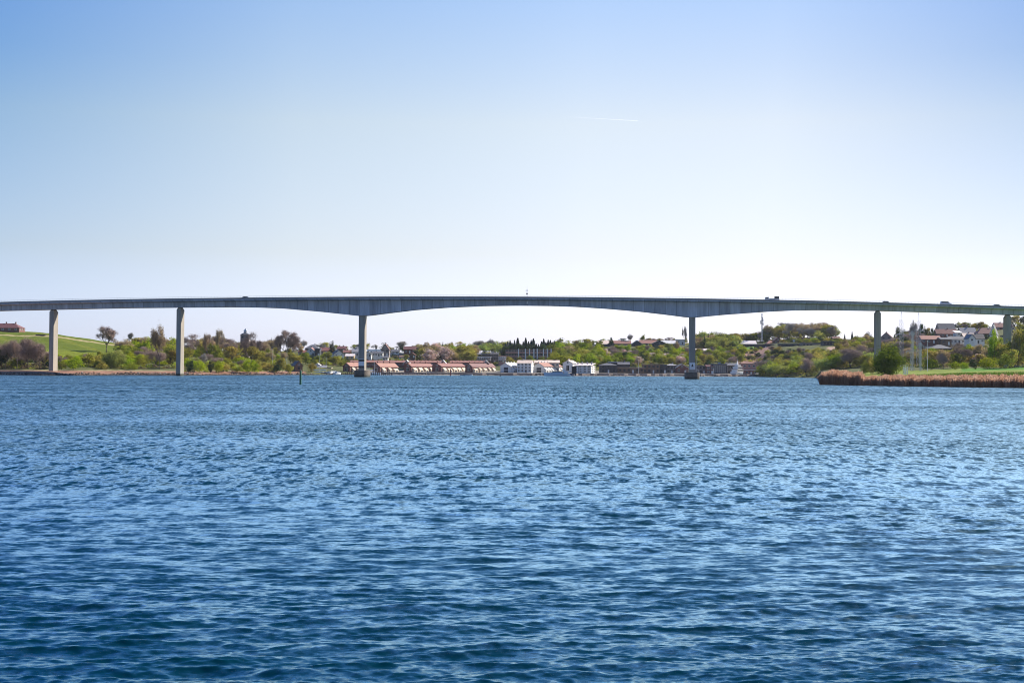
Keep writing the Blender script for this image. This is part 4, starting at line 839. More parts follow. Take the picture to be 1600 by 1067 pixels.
    H(375.5, 388.5, 556, 523, 518.5, 'greybrick', 'slate', 'pyramid', dp=6, label='square brick tower with a pointed slate roof above the left wood', name='brick_tower', cat='tower', win=2, floors=4, chim=0, door=False, D=950,
      extra=lambda e, x0, x1, y0, y1, Hh, rise: (lambda m_: (m_.box(-.9, .9, -.9, .9, Hh+rise-.9, Hh+rise+.5), m_.add([(-1.2,-1.2,Hh+rise+.5),(1.2,-1.2,Hh+rise+.5),(1.2,1.2,Hh+rise+.5),(-1.2,1.2,Hh+rise+.5),(0,0,Hh+rise+2.4)], [(0,1,4),(1,2,4),(2,3,4),(3,0,4)]), m_.build('lantern', wmat('pale'), e)))(MB()))
    def spires(e, x0, x1, y0, y1, Hh, rise):
        for dx, hh in ((-2.9, 4.6), (0.2, 5.8), (3.4, 4.8)):
            m_ = MB(); m_.tube((dx, 0, Hh + rise * .4), (dx, 0, Hh + rise + hh), .85, .05, n=8); m_.build('spire', rmat('grey'), e)
    H(416.5, 428.5, 546.5, 542.8, 537.5, 'pale', 'blue', 'side', dp=8, label='blue roofed white building with three slender grey spires', name='church', cat='church', win=3, chim=0, extra=spires)
    H(428, 434.5, 546, 541.2, 537.6, 'white', 'white', 'gable', dp=6, label='small white gable right of the three spires', win=1, chim=0)
    H(395, 420, 553, 548.2, 544.5, 'pale', 'cream', 'side', dp=9, label='pale low house with light roof in the trees below the spires', win=4)
    H(349, 372, 546.5, 542.5, 538.5, 'pink', 'pale', 'side', dp=8, label='pinkish house half hidden behind bare trees left of the brick tower', win=3)
    H(451, 472.5, 580.5, 571, 564.5, 'brown', 'slate', 'gable', dp=11, yaw=20, label='dark brown boathouse with grey sloping roof behind the green channel post', name='boathouse', cat='boathouse', win=1, chim=0)
    H(476.5, 497, 553, 544.5, 538.5, 'greybrick', 'slate', 'hip', dp=11, label='large grey hipped roof house on the skyline right of the huge bare tree', win=3, floors=2, chim=1, D=1075)
    H(478, 493, 556, 550.2, 543.2, 'white', 'red', 'gable', dp=10, gable='white', label='white gable house with red roof in front of the grey hipped roof', win=2, D=1030)
    H(491.5, 500, 556.5, 545.2, 544.6, 'blue' if 0 else 'dark', 'blue', 'flat', dp=8, label='dark square flat roofed house beside the white gable', win=2, floors=2, chim=0, D=1025)
    H(500, 519, 553.5, 548.2, 543.2, 'pink', 'red', 'side', dp=9, label='pink house with red roof left of the dark rounded tree', win=3, D=1050)
    H(515, 537, 556.5, 553.3, 547.2, 'white', 'slate', 'gable', dp=9, yaw=20, label='white gable house with long slate roof below the rounded tree', win=2, D=1010)
    H(527, 540, 550, 545, 541.2, 'brown', 'maroon', 'side', dp=8, label='brown roofed house with tall chimney on the skyline left of the left main pier', win=2, chim=2, D=1100)
    H(550, 561, 556, 550, 545.2, 'pale', 'grey', 'side', dp=9, label='grey roofed pale house touching the left side of the left main pier', win=2, D=1030)
    H(574, 597, 553.5, 549.8, 546.2, 'dark', 'blue', 'side', dp=9, label='long dark blue roofed house right of the left main pier', win=4, D=1090)
    H(582, 598, 556.5, 552, 549.3, 'white', 'slate', 'side', dp=8, label='white bungalow below the blue roofed house', win=4, D=1030)
    H(595.5, 608, 556, 546, 537.3, 'greybrick', 'maroon', 'gable', dp=10, label='tall house with steep maroon gable on the skyline', win=2, floors=2, D=1070)
    H(604, 615, 557.5, 552, 550.6, 'white', 'pale', 'flat', dp=8, label='white flat roofed bungalow under the steep maroon gable', win=3, chim=0)
    H(618, 638, 558, 554.8, 552.4, 'pale', 'slate', 'side', dp=8, label='long grey bungalow between the white bungalow and the dark conifer', win=5)
    H(624, 642, 561, 558, 555.6, 'white', 'brown', 'side', dp=7, label='low white house below the long grey bungalow', win=4)
    H(631, 649.5, 552, 546, 541.6, 'brick', 'maroon', 'side', dp=9, label='brick house with maroon roof on the skyline left of the dark conifer', win=3, D=1110)
    H(583, 591, 561.5, 559, 557.4, 'brown', 'cream', 'gable', dp=6, label='tiny garden shed with pale roof above the terrace', name='garden_shed', cat='shed', win=0, chim=0)
    for (a, b_, yb, ye, yr, wl, rf, kd, D_, lb) in (
        (536.5, 549, 555, 550.8, 547.2, 'cream', 'red', 'side', 1060, 'cream house with red roof between the tall chimney house and the pier'),
        (540, 553, 561, 556.5, 553.2, 'yellow', 'pale', 'side', 985, 'small yellow house with pale roof left of the left main pier'),
        (570.5, 580, 557.5, 552.5, 549.5, 'pale', 'slate', 'gable', 1020, 'pale gable house touching the right side of the left main pier'),
        (612, 623, 553.5, 549.6, 546.6, 'white', 'slate', 'side', 1110, 'small white skyline house between the maroon gable and brick house'),
        (640, 649, 559, 554.5, 551.8, 'brown', 'red', 'gable', 1010, 'brown gable house with red roof close to the dark leaning conifer'),
        (598, 606, 562.5, 559, 556.6, 'white', 'slate', 'side', 985, 'little white outbuilding below the steep maroon gable'),
        (466, 477, 556, 551, 547.6, 'white', 'red', 'side', 1040, 'white house with red roof left of the white gable house'),
        (556, 566, 548, 544.5, 542.4, 'brick', 'slate', 'side', 1160, 'brick house on the skyline half hidden by the left main pier'),
        (654, 664, 560, 556.5, 553.6, 'white', 'pale', 'side', 1050, 'white house at the left edge of the mixed wood'),
        (724, 738, 555, 551, 548, 'brown', 'slate', 'side', 1110, 'dark roofed house in the trees left of the curved white roof')):
        H(a, b_, yb, ye, yr, wl, rf, kd, dp=8, label=lb, win=2, D=D_)
    # low yellow quay buildings near the harbour
    H(496, 509.5, 580, 574.5, 571.2, 'yellow', 'grey', 'side', dp=7, label='yellow harbour house with grey roof behind the moored sailing boats', win=3, D=905)
    H(510, 517.5, 580, 575, 574.2, 'yellow', 'cream', 'flat', dp=5, label='small yellow kiosk right of the yellow harbour house', name='kiosk', cat='kiosk', win=1, chim=0, D=900)
    H(492, 500, 573, 570.5, 568, 'white', 'white', 'gable', dp=6, label='small white gable peeping above the yellow harbour house', win=1, chim=0)
    # hilltop right of centre
    H(934, 955, 540.5, 537.6, 532.0, 'dark', 'cream', 'side', dp=13, label='large pinkish roofed hilltop house beside the lone pine', win=5, chim=1, D=1235)
    H(950, 960, 541, 537.5, 534.0, 'dark', 'dark', 'gable', dp=8, label='dark gable attached right of the pinkish hilltop roof', win=1, chim=0, D=1228)
    H(958, 986, 541.5, 537, 532.6, 'orange' if 0 else 'pink', 'orange', 'side', dp=10, label='long orange roofed house behind the hilltop trees', win=5, D=1262)
    H(901, 935, 541.5, 538.6, 537.6, 'pale', 'slate', 'flat', dp=9, label='long flat grey hilltop bungalow left of the pinkish roof', win=6, chim=0, D=1225)
    H(880, 902, 543, 540.2, 538.2, 'greybrick', 'slate', 'side', dp=9, label='grey roofed house among trees right of the spruces', win=4, D=1215)
    H(987, 1004, 541.2, 537.8, 532.0, 'dark', 'dark', 'gable', dp=10, label='dark gabled house with pale fascia on the hilltop', win=2, chim=0, D=1215, gable='pale')
    H(1000, 1026, 540.6, 536.6, 531.6, 'dark', 'orange', 'side', dp=12, label='wide orange roofed house on the hilltop', win=5, chim=0, D=1230)
    H(1018, 1043, 543, 537.5, 532.2, 'dark', 'slate', 'gable', dp=12, label='broad dark glazed gable house between orange and white roofs', win=4, floors=1, chim=0, D=1200)
    H(1034, 1056, 541, 537.0, 532.0, 'brown', 'white', 'side', dp=11, label='white roofed house left of the right main pier', win=4, chim=0, D=1228)
    H(1056, 1070, 538, 530.5, 527.5, 'pale', 'white', 'mono', dp=8, label='modern house with white upswept roof beside the right main pier', win=2, chim=0, D=1260)
    H(1087, 1120, 552, 548, 545.2, 'brown', 'pale', 'side', dp=9, label='long pale roofed house half hidden in trees right of the right main pier', win=5)
    H(1150, 1182, 541, 537.4, 532.4, 'dark', 'pale', 'side', dp=11, label='long low house with pale lilac roof left of the radio mast', win=6, chim=1, D=1175)
    H(1160, 1178, 534, 529, 525.2, 'brick', 'red', 'hip', dp=10, label='red hipped roof house on the skyline left of the radio mast', win=3, D=1290)
    H(1181, 1212, 545, 538.2, 537.4, 'dark', 'grey', 'flat', dp=9, label='dark modern flat roofed house right of the radio mast', win=5, chim=0, D=1120)
    H(1198, 1211, 540, 537, 531.8, 'pink', 'orange', 'hip', dp=9, label='small house with bright orange hipped roof', win=2, D=1170)
    H(1210, 1222, 538, 532, 527.6, 'brick', 'maroon', 'gable', dp=9, label='maroon gable house left of the stepped dark blue house', win=2, D=1160)
    H(1219, 1256, 546, 537.6, 536.8, 'dark', 'blue', 'flat', dp=10, label='long stepped dark blue house on the slope', win=6, floors=2, chim=0, D=1060, name='terrace_house')
    H(1242, 1253, 536.8, 530.6, 529.8, 'white', 'white', 'flat', dp=8, label='white cube house above the stepped dark blue house', win=2, chim=0, D=1110)
    H(1252, 1266, 535.5, 528, 527.4, 'brick', 'maroon', 'flat', dp=9, label='red brick cube house right of the white cube', win=2, floors=2, chim=1, D=1110)
    H(1254, 1286, 543.5, 536.2, 535.6, 'greybrick', 'slate', 'flat', dp=9, label='grey house below the red brick cube', win=6, chim=0, D=1050)
    H(1287, 1315, 546, 533.6, 532.8, 'dark', 'blue', 'flat', dp=10, label='dark two storey house with long glass front below the wood', win=6, floors=2, chim=0, D=1010, winw=2.2)
    H(1302, 1313, 533.5, 529, 526.4, 'brown', 'maroon', 'side', dp=8, label='small brown roofed house at the right edge of the hilltop wood', win=2, D=1090)
    H(1332, 1352, 538.5, 534, 530.6, 'pink', 'red', 'gable', dp=8, yaw=-15, label='red and white gable house right of the two small conifers', win=2, D=1030)
    H(1343, 1366, 545, 537, 530.2, 'pale', 'grey', 'hip', dp=10, label='grey house with white round bay left of the second pier from the right', win=4, floors=2, D=1000)
    H(1336, 1356, 531, 527, 525.2, 'cream', 'pale', 'flat', dp=8, label='pale flat roofed house on the skyline near the dark pines', win=4, chim=0, D=1120)
    H(1378, 1400, 530, 526.5, 519.4, 'greybrick', 'maroon', 'gable', dp=10, yaw=-20, label='brownish roof house just right of the second pier from the right', win=2, D=1060)
    # right hillside
    H(1468, 1493, 522, 515, 505.6, 'greybrick', 'slate', 'side', dp=10, yaw=0, label='house with tall dark slate roof on the skyline left of centre of the right bank', win=4, chim=0, D=1045)
    H(1464, 1496, 526, 521.5, 514.6, 'brick', 'red', 'side', dp=8, label='long red roofed house in front of the tall slate roof', win=5, D=1000)
    H(1494, 1503, 524, 520.4, 516.6, 'white', 'white', 'mono', dp=7, label='small white sloping roof house between red and grey roofs', win=1, chim=0, D=985)
    H(1502, 1526, 526, 520.5, 512.2, 'greybrick', 'grey', 'side', dp=9, label='grey roofed house left of the wide maroon roof', win=4, D=1010)
    H(1506, 1524, 530.5, 526.3, 520.8, 'brown', 'cream', 'side', dp=8, label='tan roofed house below the grey roof', win=3, D=965)
    H(1528, 1559, 528, 521.2, 511.8, 'brick', 'maroon', 'hip', dp=11, label='wide house with maroon hipped roof left of the rightmost pier', win=5, chim=2, D=985)
    H(1548, 1567, 530, 521, 507.4, 'white', 'slate', 'gable', dp=10, yaw=-25, label='white gable house with dark slate roof touching the rightmost pier', win=2, floors=2, D=950, gable='white')
    H(1556, 1572, 516, 511, 504.6, 'brick', 'red', 'side', dp=9, label='red roofed house on the skyline behind the rightmost pier', win=2, chim=1, D=1080)
    H(1578, 1588, 522, 515, 508.4, 'cream', 'orange', 'gable', dp=8, label='cream gable house just right of the rightmost pier', win=1, D=985)
    H(1440, 1471, 536.5, 530.2, 524.8, 'brick', 'orange', 'side', dp=10, label='house with bright orange roof and red fascia behind the lattice masts', win=4, chim=0, D=900)
    H(1470, 1487, 539, 530.2, 527.6, 'brown', 'slate', 'side', dp=9, label='brown house with white framed windows right of the orange roof', win=2, chim=0, D=895)
    H(1484, 1508, 537, 530.2, 525.8, 'white', 'slate', 'side', dp=9, label='white bungalow with slate roof in the middle of the right hillside', win=4, D=905)
    H(1514, 1541, 536.5, 529.2, 522.0, 'white', 'dark', 'side', dp=10, yaw=-6, label='white house with black roof below the maroon roof', win=4, D=890)
    H(1514, 1524, 534, 528.5, 522.4, 'white', 'blue', 'gable', dp=9, label='pale blue roofed gable wing left of the black roof', win=1, chim=0, D=875)
    H(1456, 1488, 547.5, 544.2, 538.4, 'dark', 'slate', 'hip', dp=12, label='low house with wide slate hipped roof just above the meadow trees', win=5, chim=0, D=830)
    H(1446, 1455, 543, 541.4, 540.6, 'pale', 'grey', 'flat', dp=5, label='low grey garage left of the wide slate roof', name='garage', cat='garage', win=0, chim=0, D=850)

# ---------------------------------------------------------------- quay, harbour, boats, masts, vehicles
def build_quay():
    m_ = MB(); pts = []
    for u in np.arange(562, 1192, 6.0):
        zs = ground_z((u - 800) / F * _Dg, _Dg); D = _Dg[np.where(zs > .1)[0][0]]; pts.append(((u - 800) / F * D, D + 1.5))
    v = []; f = []
    for i, (x, D) in enumerate(pts): v += [(x, D - 2.2, -.8), (x, D, 1.55), (x, D + .9, 1.6), (x, D + .9, -1)]
    for i in range(len(pts) - 1):
        for k in range(3): a = i * 4 + k; f.append((a, a + 4, a + 5, a + 1))
    m_.add(v, f); o = m_.build('quay', mat('quay_stone', (0.15, 0.12, 0.11), 0.9, scale=0.5, var=0.3)); tag(o, kind='structure')

def hull(L, W, Hh, sheer=.25, n=12):
    """boat hull along x, bow at +x, waterline z=0; returns verts, faces"""
    v = []; f = []
    for i in range(n + 1):
        t = i / n; x = -L/2 + L * t; b_ = W/2 * (1 - max(0, (t - .45) / .55) ** 2.2) * (.86 + .14 * min(1, t * 3)); z = Hh * (1 + sheer * (t ** 2)); xb = x - (.0 if t < .8 else (t - .8) * L * .12)
        v += [(x, -b_, z), (xb, -b_ * .82, .1), (xb, -b_ * .4, -.35), (xb, b_ * .4, -.35), (xb, b_ * .82, .1), (x, b_, z)]
    for i in range(n):
        for k in range(6): a = i * 6 + k; c = i * 6 + (k + 1) % 6; f.append((a, c, c + 6, a + 6))
    f += [tuple(range(6)), tuple(range(n * 6, n * 6 + 6))[::-1]]; return v, f
def tier(x0, x1, w, z0, z1, rake=.4, m_=None):
    m_ = m_ or MB(); r_ = (z1 - z0) * rake; m_.add([(x0, -w/2, z0), (x1, -w/2, z0), (x1, w/2, z0), (x0, w/2, z0), (x0, -w/2+.12, z1), (x1 - r_, -w/2+.12, z1), (x1 - r_, w/2-.12, z1), (x0, w/2-.12, z1)],
        [(0,3,2,1), (4,5,6,7), (0,1,5,4), (1,2,6,5), (2,3,7,6), (3,0,4,7)]); return m_
def gel(k, c): return mat('boat_' + k, c, 0.3, var=0.03)
def boat(u, D, L, W, Hh, kind, label, hullc='white', rz=0, group=None, mast=0, name='boat', cat='boat', yw=None):
    x = (u - 800) / F * D; e = empty(name, (x, D, 0.0), rz, label=label, cat=cat, group=group)
    hc = {'white': gel('white', (0.78, 0.78, 0.78)), 'navy': gel('navy', (0.02, 0.04, 0.11)), 'blue': gel('blue', (0.60, 0.76, 0.88)), 'red': gel('red', (0.4, 0.06, 0.05)), 'grey': gel('grey', (0.3, 0.38, 0.46))}[hullc]
    m_ = MB(); m_.add(*hull(L, W, Hh)); m_.build('hull', hc, e)
    wh = gel('white', (0.78,)*3); dk = glass()
    if kind == 'sail':
        tier(-L*.18, L*.22, W*.55, Hh, Hh+.5).build('cabin', wh, e)
        c = MB(); c.tube((L*.05, 0, Hh), (L*.05, 0, mast), .09, .06, n=6); c.tube((L*.05, 0, Hh+1.5), (-L*.35, 0, Hh+1.4), .12, n=6); c.tube((L*.05 , -W*.35, mast*.55), (L*.05, W*.35, mast*.55), .035, n=4)
        for q in (( L*.48, 0, Hh+.2), (-L*.48, 0, Hh)): c.tube((L*.05, 0, mast), q, .015, n=3)
        c.build('mast', mat('mast_alloy', (0.62, 0.63, 0.64), 0.4, metal=.3), e)
        tier(-L*.3, L*.03, .35, Hh+1.5, Hh+1.8, .1).build('sail_cover', gel('blue', (0.60, 0.76, 0.88)), e)
    elif kind == 'motor':
        c = tier(-L*.25, L*.22, W*.75, Hh, Hh+1.0, 1.0).build('cabin', wh, e)
        tier(-L*.22, L*.16, W*.77, Hh+.35, Hh+.78, 1.0).build('window_band', dk, c)
        t_ = MB(); t_.box(-L*.3, L*.02, -W*.36, W*.36, Hh+1.55, Hh+1.63)
        for a, b_ in ((-L*.28, -W*.33), (-L*.28, W*.33), (0, -W*.33), (0, W*.33)): t_.tube((a, b_, Hh+.9), (a, b_, Hh+1.56), .04, n=4)
        t_.build('canopy', gel('navy', (0.02, 0.04, 0.11)), e)
    return e
def build_harbour():
    # white motor yacht
    D = 915; e = boat(1153.5, D, 18.5, 5.4, 2.5, 'none', 'large white motor yacht with three stacked decks moored right of the right main pier', 'grey', rz=R(180) if 0 else 0, name='yacht', cat='yacht')
    e.rotation_euler = (0, 0, R(55)); e.scale = (0.74, 0.92, 1.04)
    wh = gel('white', (0.78,)*3); dk = glass()
    m_ = MB(); m_.add(*[[(p[0]*1.01, p[1]*1.03, p[2] if p[2] > 1 else 1.9) for p in hull(18.5, 5.4, 2.9)[0]], hull(18.5, 5.4, 2.9)[1]]); m_.build('bulwark', wh, e)
    for nm, (x0, x1, w, z0, z1) in {'lower_deckhouse': (-7.2, 5.4, 4.4, 3.0, 4.3), 'upper_deckhouse': (-5.2, 3.4, 3.9, 4.75, 5.9), 'flybridge': (-3.4, 1.2, 3.0, 6.35, 7.1)}.items():
        t_ = tier(x0, x1, w, z0, z1, .9).build(nm, wh, e); tier(x0 + .5, x1 - .35, w + .06, z0 + .35, z1 - .3, .9).build('window_band', dk, t_)
        s = MB(); s.box(x0 - 1.0, x1 - .4, -w/2-.35, w/2+.35, z1 + .01, z1 + .2); s.build('deck_overhang', wh, t_)
    c = MB(); c.add([(-2.4, -.5, 7.1), (-.6, -.5, 7.1), (-.6, .5, 7.1), (-2.4, .5, 7.1), (-1.9, -.2, 9.6), (-1.1, -.2, 9.6), (-1.1, .2, 9.6), (-1.9, .2, 9.6)], [(0,3,2,1), (4,5,6,7), (0,1,5,4), (1,2,6,5), (2,3,7,6), (3,0,4,7)])
    c.tube((-1.5, 0, 9.6), (-1.5, 0, 11.2), .07, .03); c.tube((-2.6, 0, 8.4), (-.4, 0, 8.4), .12, n=6); c.build('radar_arch', wh, e)
    for k in range(9): pr = MB(); pr.tube((-6 + k * 1.5, -2.77, 1.55), (-6 + k * 1.5, -2.70, 1.56), .22, n=8); pr.build('porthole', dk, e)
    # blue and white express cruiser
    e = boat(870, 845, 15.5, 4.4, 1.7, 'none', 'blue hulled motor cruiser with raised white stern arch in front of the white houses', 'blue', rz=R(180), name='motor_cruiser', cat='boat')
    t_ = tier(-3.5, 4.2, 3.4, 1.75, 2.7, 2.2).build('cabin', gel('blue', (0.60, 0.76, 0.88)), e); tier(-3.0, 3.6, 3.45, 2.0, 2.5, 2.2).build('window_band', dk, t_)
    a = MB(); a.add([(-6.9, -2.15, 1.6), (-4.9, -2.15, 1.6), (-3.0, -1.9, 3.9), (-4.2, -1.9, 4.0), (-6.9, 2.15, 1.6), (-4.9, 2.15, 1.6), (-3.0, 1.9, 3.9), (-4.2, 1.9, 4.0)], [(0,1,2,3), (7,6,5,4), (0,4,5,1), (1,5,6,2), (2,6,7,3), (3,7,4,0)]); a.build('stern_arch', wh, e)
    a = MB(); a.add([(-8.6, -1.9, .3), (-6.2, -1.9, .3), (-6.2, 1.9, .3), (-8.6, 1.9, .3), (-8.2, -1.8, .7), (-6.2, -1.9, 1.75), (-6.2, 1.9, 1.75), (-8.2, 1.8, .7)], [(0,3,2,1), (4,5,6,7), (0,1,5,4), (1,2,6,5), (2,3,7,6), (3,0,4,7)]); a.build('swim_platform', wh, e)
    # small harbour left of the left main pier
    boat(498, 838, 13.0, 3.6, 1.2, 'sail', 'long navy sailing boat with tall mast moored farthest left in the small harbour', 'navy', mast=14.3, name='sailing_boat', cat='sailing boat')
    boat(508.5, 846, 10.0, 3.2, 1.1, 'sail', 'navy sailing boat with a shorter mast beside the long navy one', 'navy', rz=R(10), mast=10.5, name='sailing_boat', cat='sailing boat')
    boat(517, 840, 7.5, 2.8, 1.1, 'motor', 'white cabin cruiser right of the two navy sailing boats', 'white', rz=R(75), name='motor_boat')
    boat(523, 842, 8.0, 2.9, 1.2, 'motor', 'white motor boat with dark canopy in the middle of the small harbour', 'white', rz=R(-80), name='motor_boat')
    boat(528.5, 836, 7.0, 2.6, 1.0, 'motor', 'white motor boat at the right end of the small harbour', 'white', rz=R(60), name='motor_boat')
    boat(584.5, 838, 8.5, 2.8, 1.1, 'sail', 'white sailing boat with reddish mast just right of the left main pier', 'white', rz=R(15), mast=11.5, name='sailing_boat', cat='sailing boat')
    boat(733, 846, 5.0, 1.9, .6, 'open', 'small white open boat below the rightmost brick gable', 'white', rz=R(20), name='dinghy')
    boat(725, 846, 4.2, 1.7, .5, 'open', 'small grey dinghy left of the white open boat', 'grey', rz=R(-15), name='dinghy')
    # jetty and posts
    D0 = 836; m_ = MB(); x0, x1 = (530 - 800) / F * D0, (617 - 800) / F * D0; wood = mat('jetty_wood', (0.16, 0.13, 0.11), 0.9)
    J = empty('jetty', (x0, D0 + 4, 0), label='long low wooden jetty behind the row of mooring posts at the left main pier', cat='jetty')
    m_.box(0, x1 - x0, 0, 1.6, .75, .95); m_.build('deck', wood, J)
    for i in range(12): l_ = MB(); l_.tube((1 + i * 2.75, .8, -1.5), (1 + i * 2.75, .8, .75), .14); l_.build('leg', wood, J)
    pm = MB(); pm.tube((0, 0, -1.5), (0, 0, 1.5), .19, .17, n=8); pm.tube((0, 0, 1.5), (0, 0, 1.62), .21, .08, n=8); p0 = pm.build('mooring_post', mat('dark_wood', (0.05, 0.04, 0.038), 0.9)); me = p0.data; bpy.data.objects.remove(p0)
    for i in range(24):
        u = 540 + i * 3.15
        if 555 < u < 578.5: continue
        D = 828 + (i * 37 % 5); link('mooring_post', me, None, ((u - 800) / F * D, D, 0), 0, (1, 1, .85 + (i * 13 % 7) * .06), label=place_words('dark wooden mooring post', u, 585) or 'dark mooring post in the row beside the left main pier', cat='mooring post', group='mooring posts in the small harbour')
    for u, s, lb in ((503.5, 1, 'dark mooring post between the navy sailing boats'), (533.5, 1.1, 'dark mooring post right of the white motor boats')): link('mooring_post', me, None, ((u - 800) / F * 826, 826, 0), 0, (1, 1, s), label=lb, cat='mooring post')
    # channel marks
    x = (470 - 800) / F * 346; g = empty('channel_marker', (x, 346, 0), label='slim dark green channel marker post standing alone in the water', cat='channel marker')
    m_ = MB(); m_.tube((0, 0, -2), (0, 0, 3.35), .27, .25, n=12); m_.build('post', mat('marker_green', (0.01, 0.13, 0.06), 0.45), g)
    m_ = MB(); m_.tube((0, 0, 3.352), (0, 0, 3.65), .3, .04, n=12); m_.build('cap', mat('marker_dark_green', (0.01, 0.05, 0.03), 0.5), g)
    x = (704.3 - 800) / F * 790; g = empty('channel_marker', (x, 790, 0), label='small dark red channel marker post in front of the brick terraces', cat='channel marker')
    m_ = MB(); m_.tube((0, 0, -2), (0, 0, 3.0), .3, .26, n=10); m_.build('post', mat('marker_red', (0.22, 0.02, 0.02), 0.5), g); m_ = MB(); m_.tube((0, 0, 3.002), (0, 0, 3.9), .34, .3, n=10); m_.build('topmark', mat('marker_red', (0,)*3), g)
    x = (782 - 800) / F * 780; g = empty('channel_marker', (x, 780, 0), label='low dark marker buoy left of the white houses', cat='channel marker'); m_ = MB(); m_.tube((0, 0, -.5), (0, 0, .9), .45, .3, n=10); m_.build('float', mat('board_black', (0.02,)*3), g)
    m_ = MB(); m_.tube((0, 0, .9), (0, 0, 2.2), .12, n=8); m_.build('post', mat('board_black', (0.02,)*3), g)
    # flagpoles and masts on shore
    al = mat('pole_white', (0.75, 0.76, 0.77), 0.4)
    for u, yb, yt, D, lb in ((1089, 583.5, 557, 700, 'tall white flagpole standing right of the right main pier'), (426.3, 577, 549, 830, 'white flagpole on the left shore below the three spires'), (998, 583, 566, 905, 'thin pole in front of the long low brown building'),
                              (1023.5, 583.5, 560, 905, 'dark pole rising in front of the brown waterfront house'), (448.5, 579, 541, 880, 'pale post inside the huge bare tree'), (1449, 577, 533, 560, 'slim pole on the right meadow behind the round bush'), (1115, 583.8, 577, 925, 'short white post left of the glazed hall')):
        x = (u - 800) / F * D; z = HC - (yb - hor(u)) * D / F; h = (yb - yt) * D / F; e = empty('flagpole', (x, D, z), label=lb, cat='flagpole')
        m_ = MB(); m_.tube((0, 0, -2), (0, 0, h), .12, .06, n=6); m_.build('pole', al if 'dark' not in lb else mat('dark_wood', (0,)*3), e); m_ = MB(); m_.tube((0, 0, h), (0, 0, h + .3), .14, .1, n=6); m_.build('finial', al, e)

def lattice(u, yb, yt, D, wb, wt, label, arms=(), apex=0, name='lattice_mast', cat='mast', r=.045, lean=0):
    x = (u - 800) / F * D; z = HC - (yb - hor(u)) * D / F; Hh = (yb - yt) * D / F; e = empty(name, (x, D, z - .3), R(18), label=label, cat=cat)
    st = mat('lattice_steel', (0.50, 0.52, 0.55), 0.5, metal=.2); m_ = MB(); n = max(6, int(Hh / 2.2)); 
    def c(k, s): w = (wb + (wt - wb) * k / n) / 2; return Vector((s[0] * w, s[1] * w, Hh * k / n))
    S4 = ((-1,-1), (1,-1), (1,1), (-1,1))
    for k in range(n):
        for i in range(4):
            a, b_ = S4[i], S4[(i+1) % 4]; m_.tube(c(k, a), c(k+1, a), r, n=4, caps=False); m_.tube(c(k, a), c(k+1, b_), r * .6, n=3, caps=False); m_.tube(c(k+1, a), c(k, b_), r * .5, n=3, caps=False); m_.tube(c(k+1, a), c(k+1, b_), r * .5, n=3, caps=False)
    if apex:
        for s in S4: m_.tube(c(n, s), (0, 0, Hh + apex), r * .8, n=3)
    m_.build('lattice', st, e)
    for zh, w in arms:
        a = MB(); a.tube((-w, 0, Hh * zh), (w, 0, Hh * zh), .13, n=4); a.tube((-w, 0, Hh * zh), (0, 0, Hh * zh + 1.1), .07, n=3); a.tube((w, 0, Hh * zh), (0, 0, Hh * zh + 1.1), .07, n=3)
        for s in (-1, -.5, .5, 1): a.tube((w * s, 0, Hh * zh), (w * s, 0, Hh * zh - .8), .09, n=4)
        a.build('cross_arm', st, e)
    return e
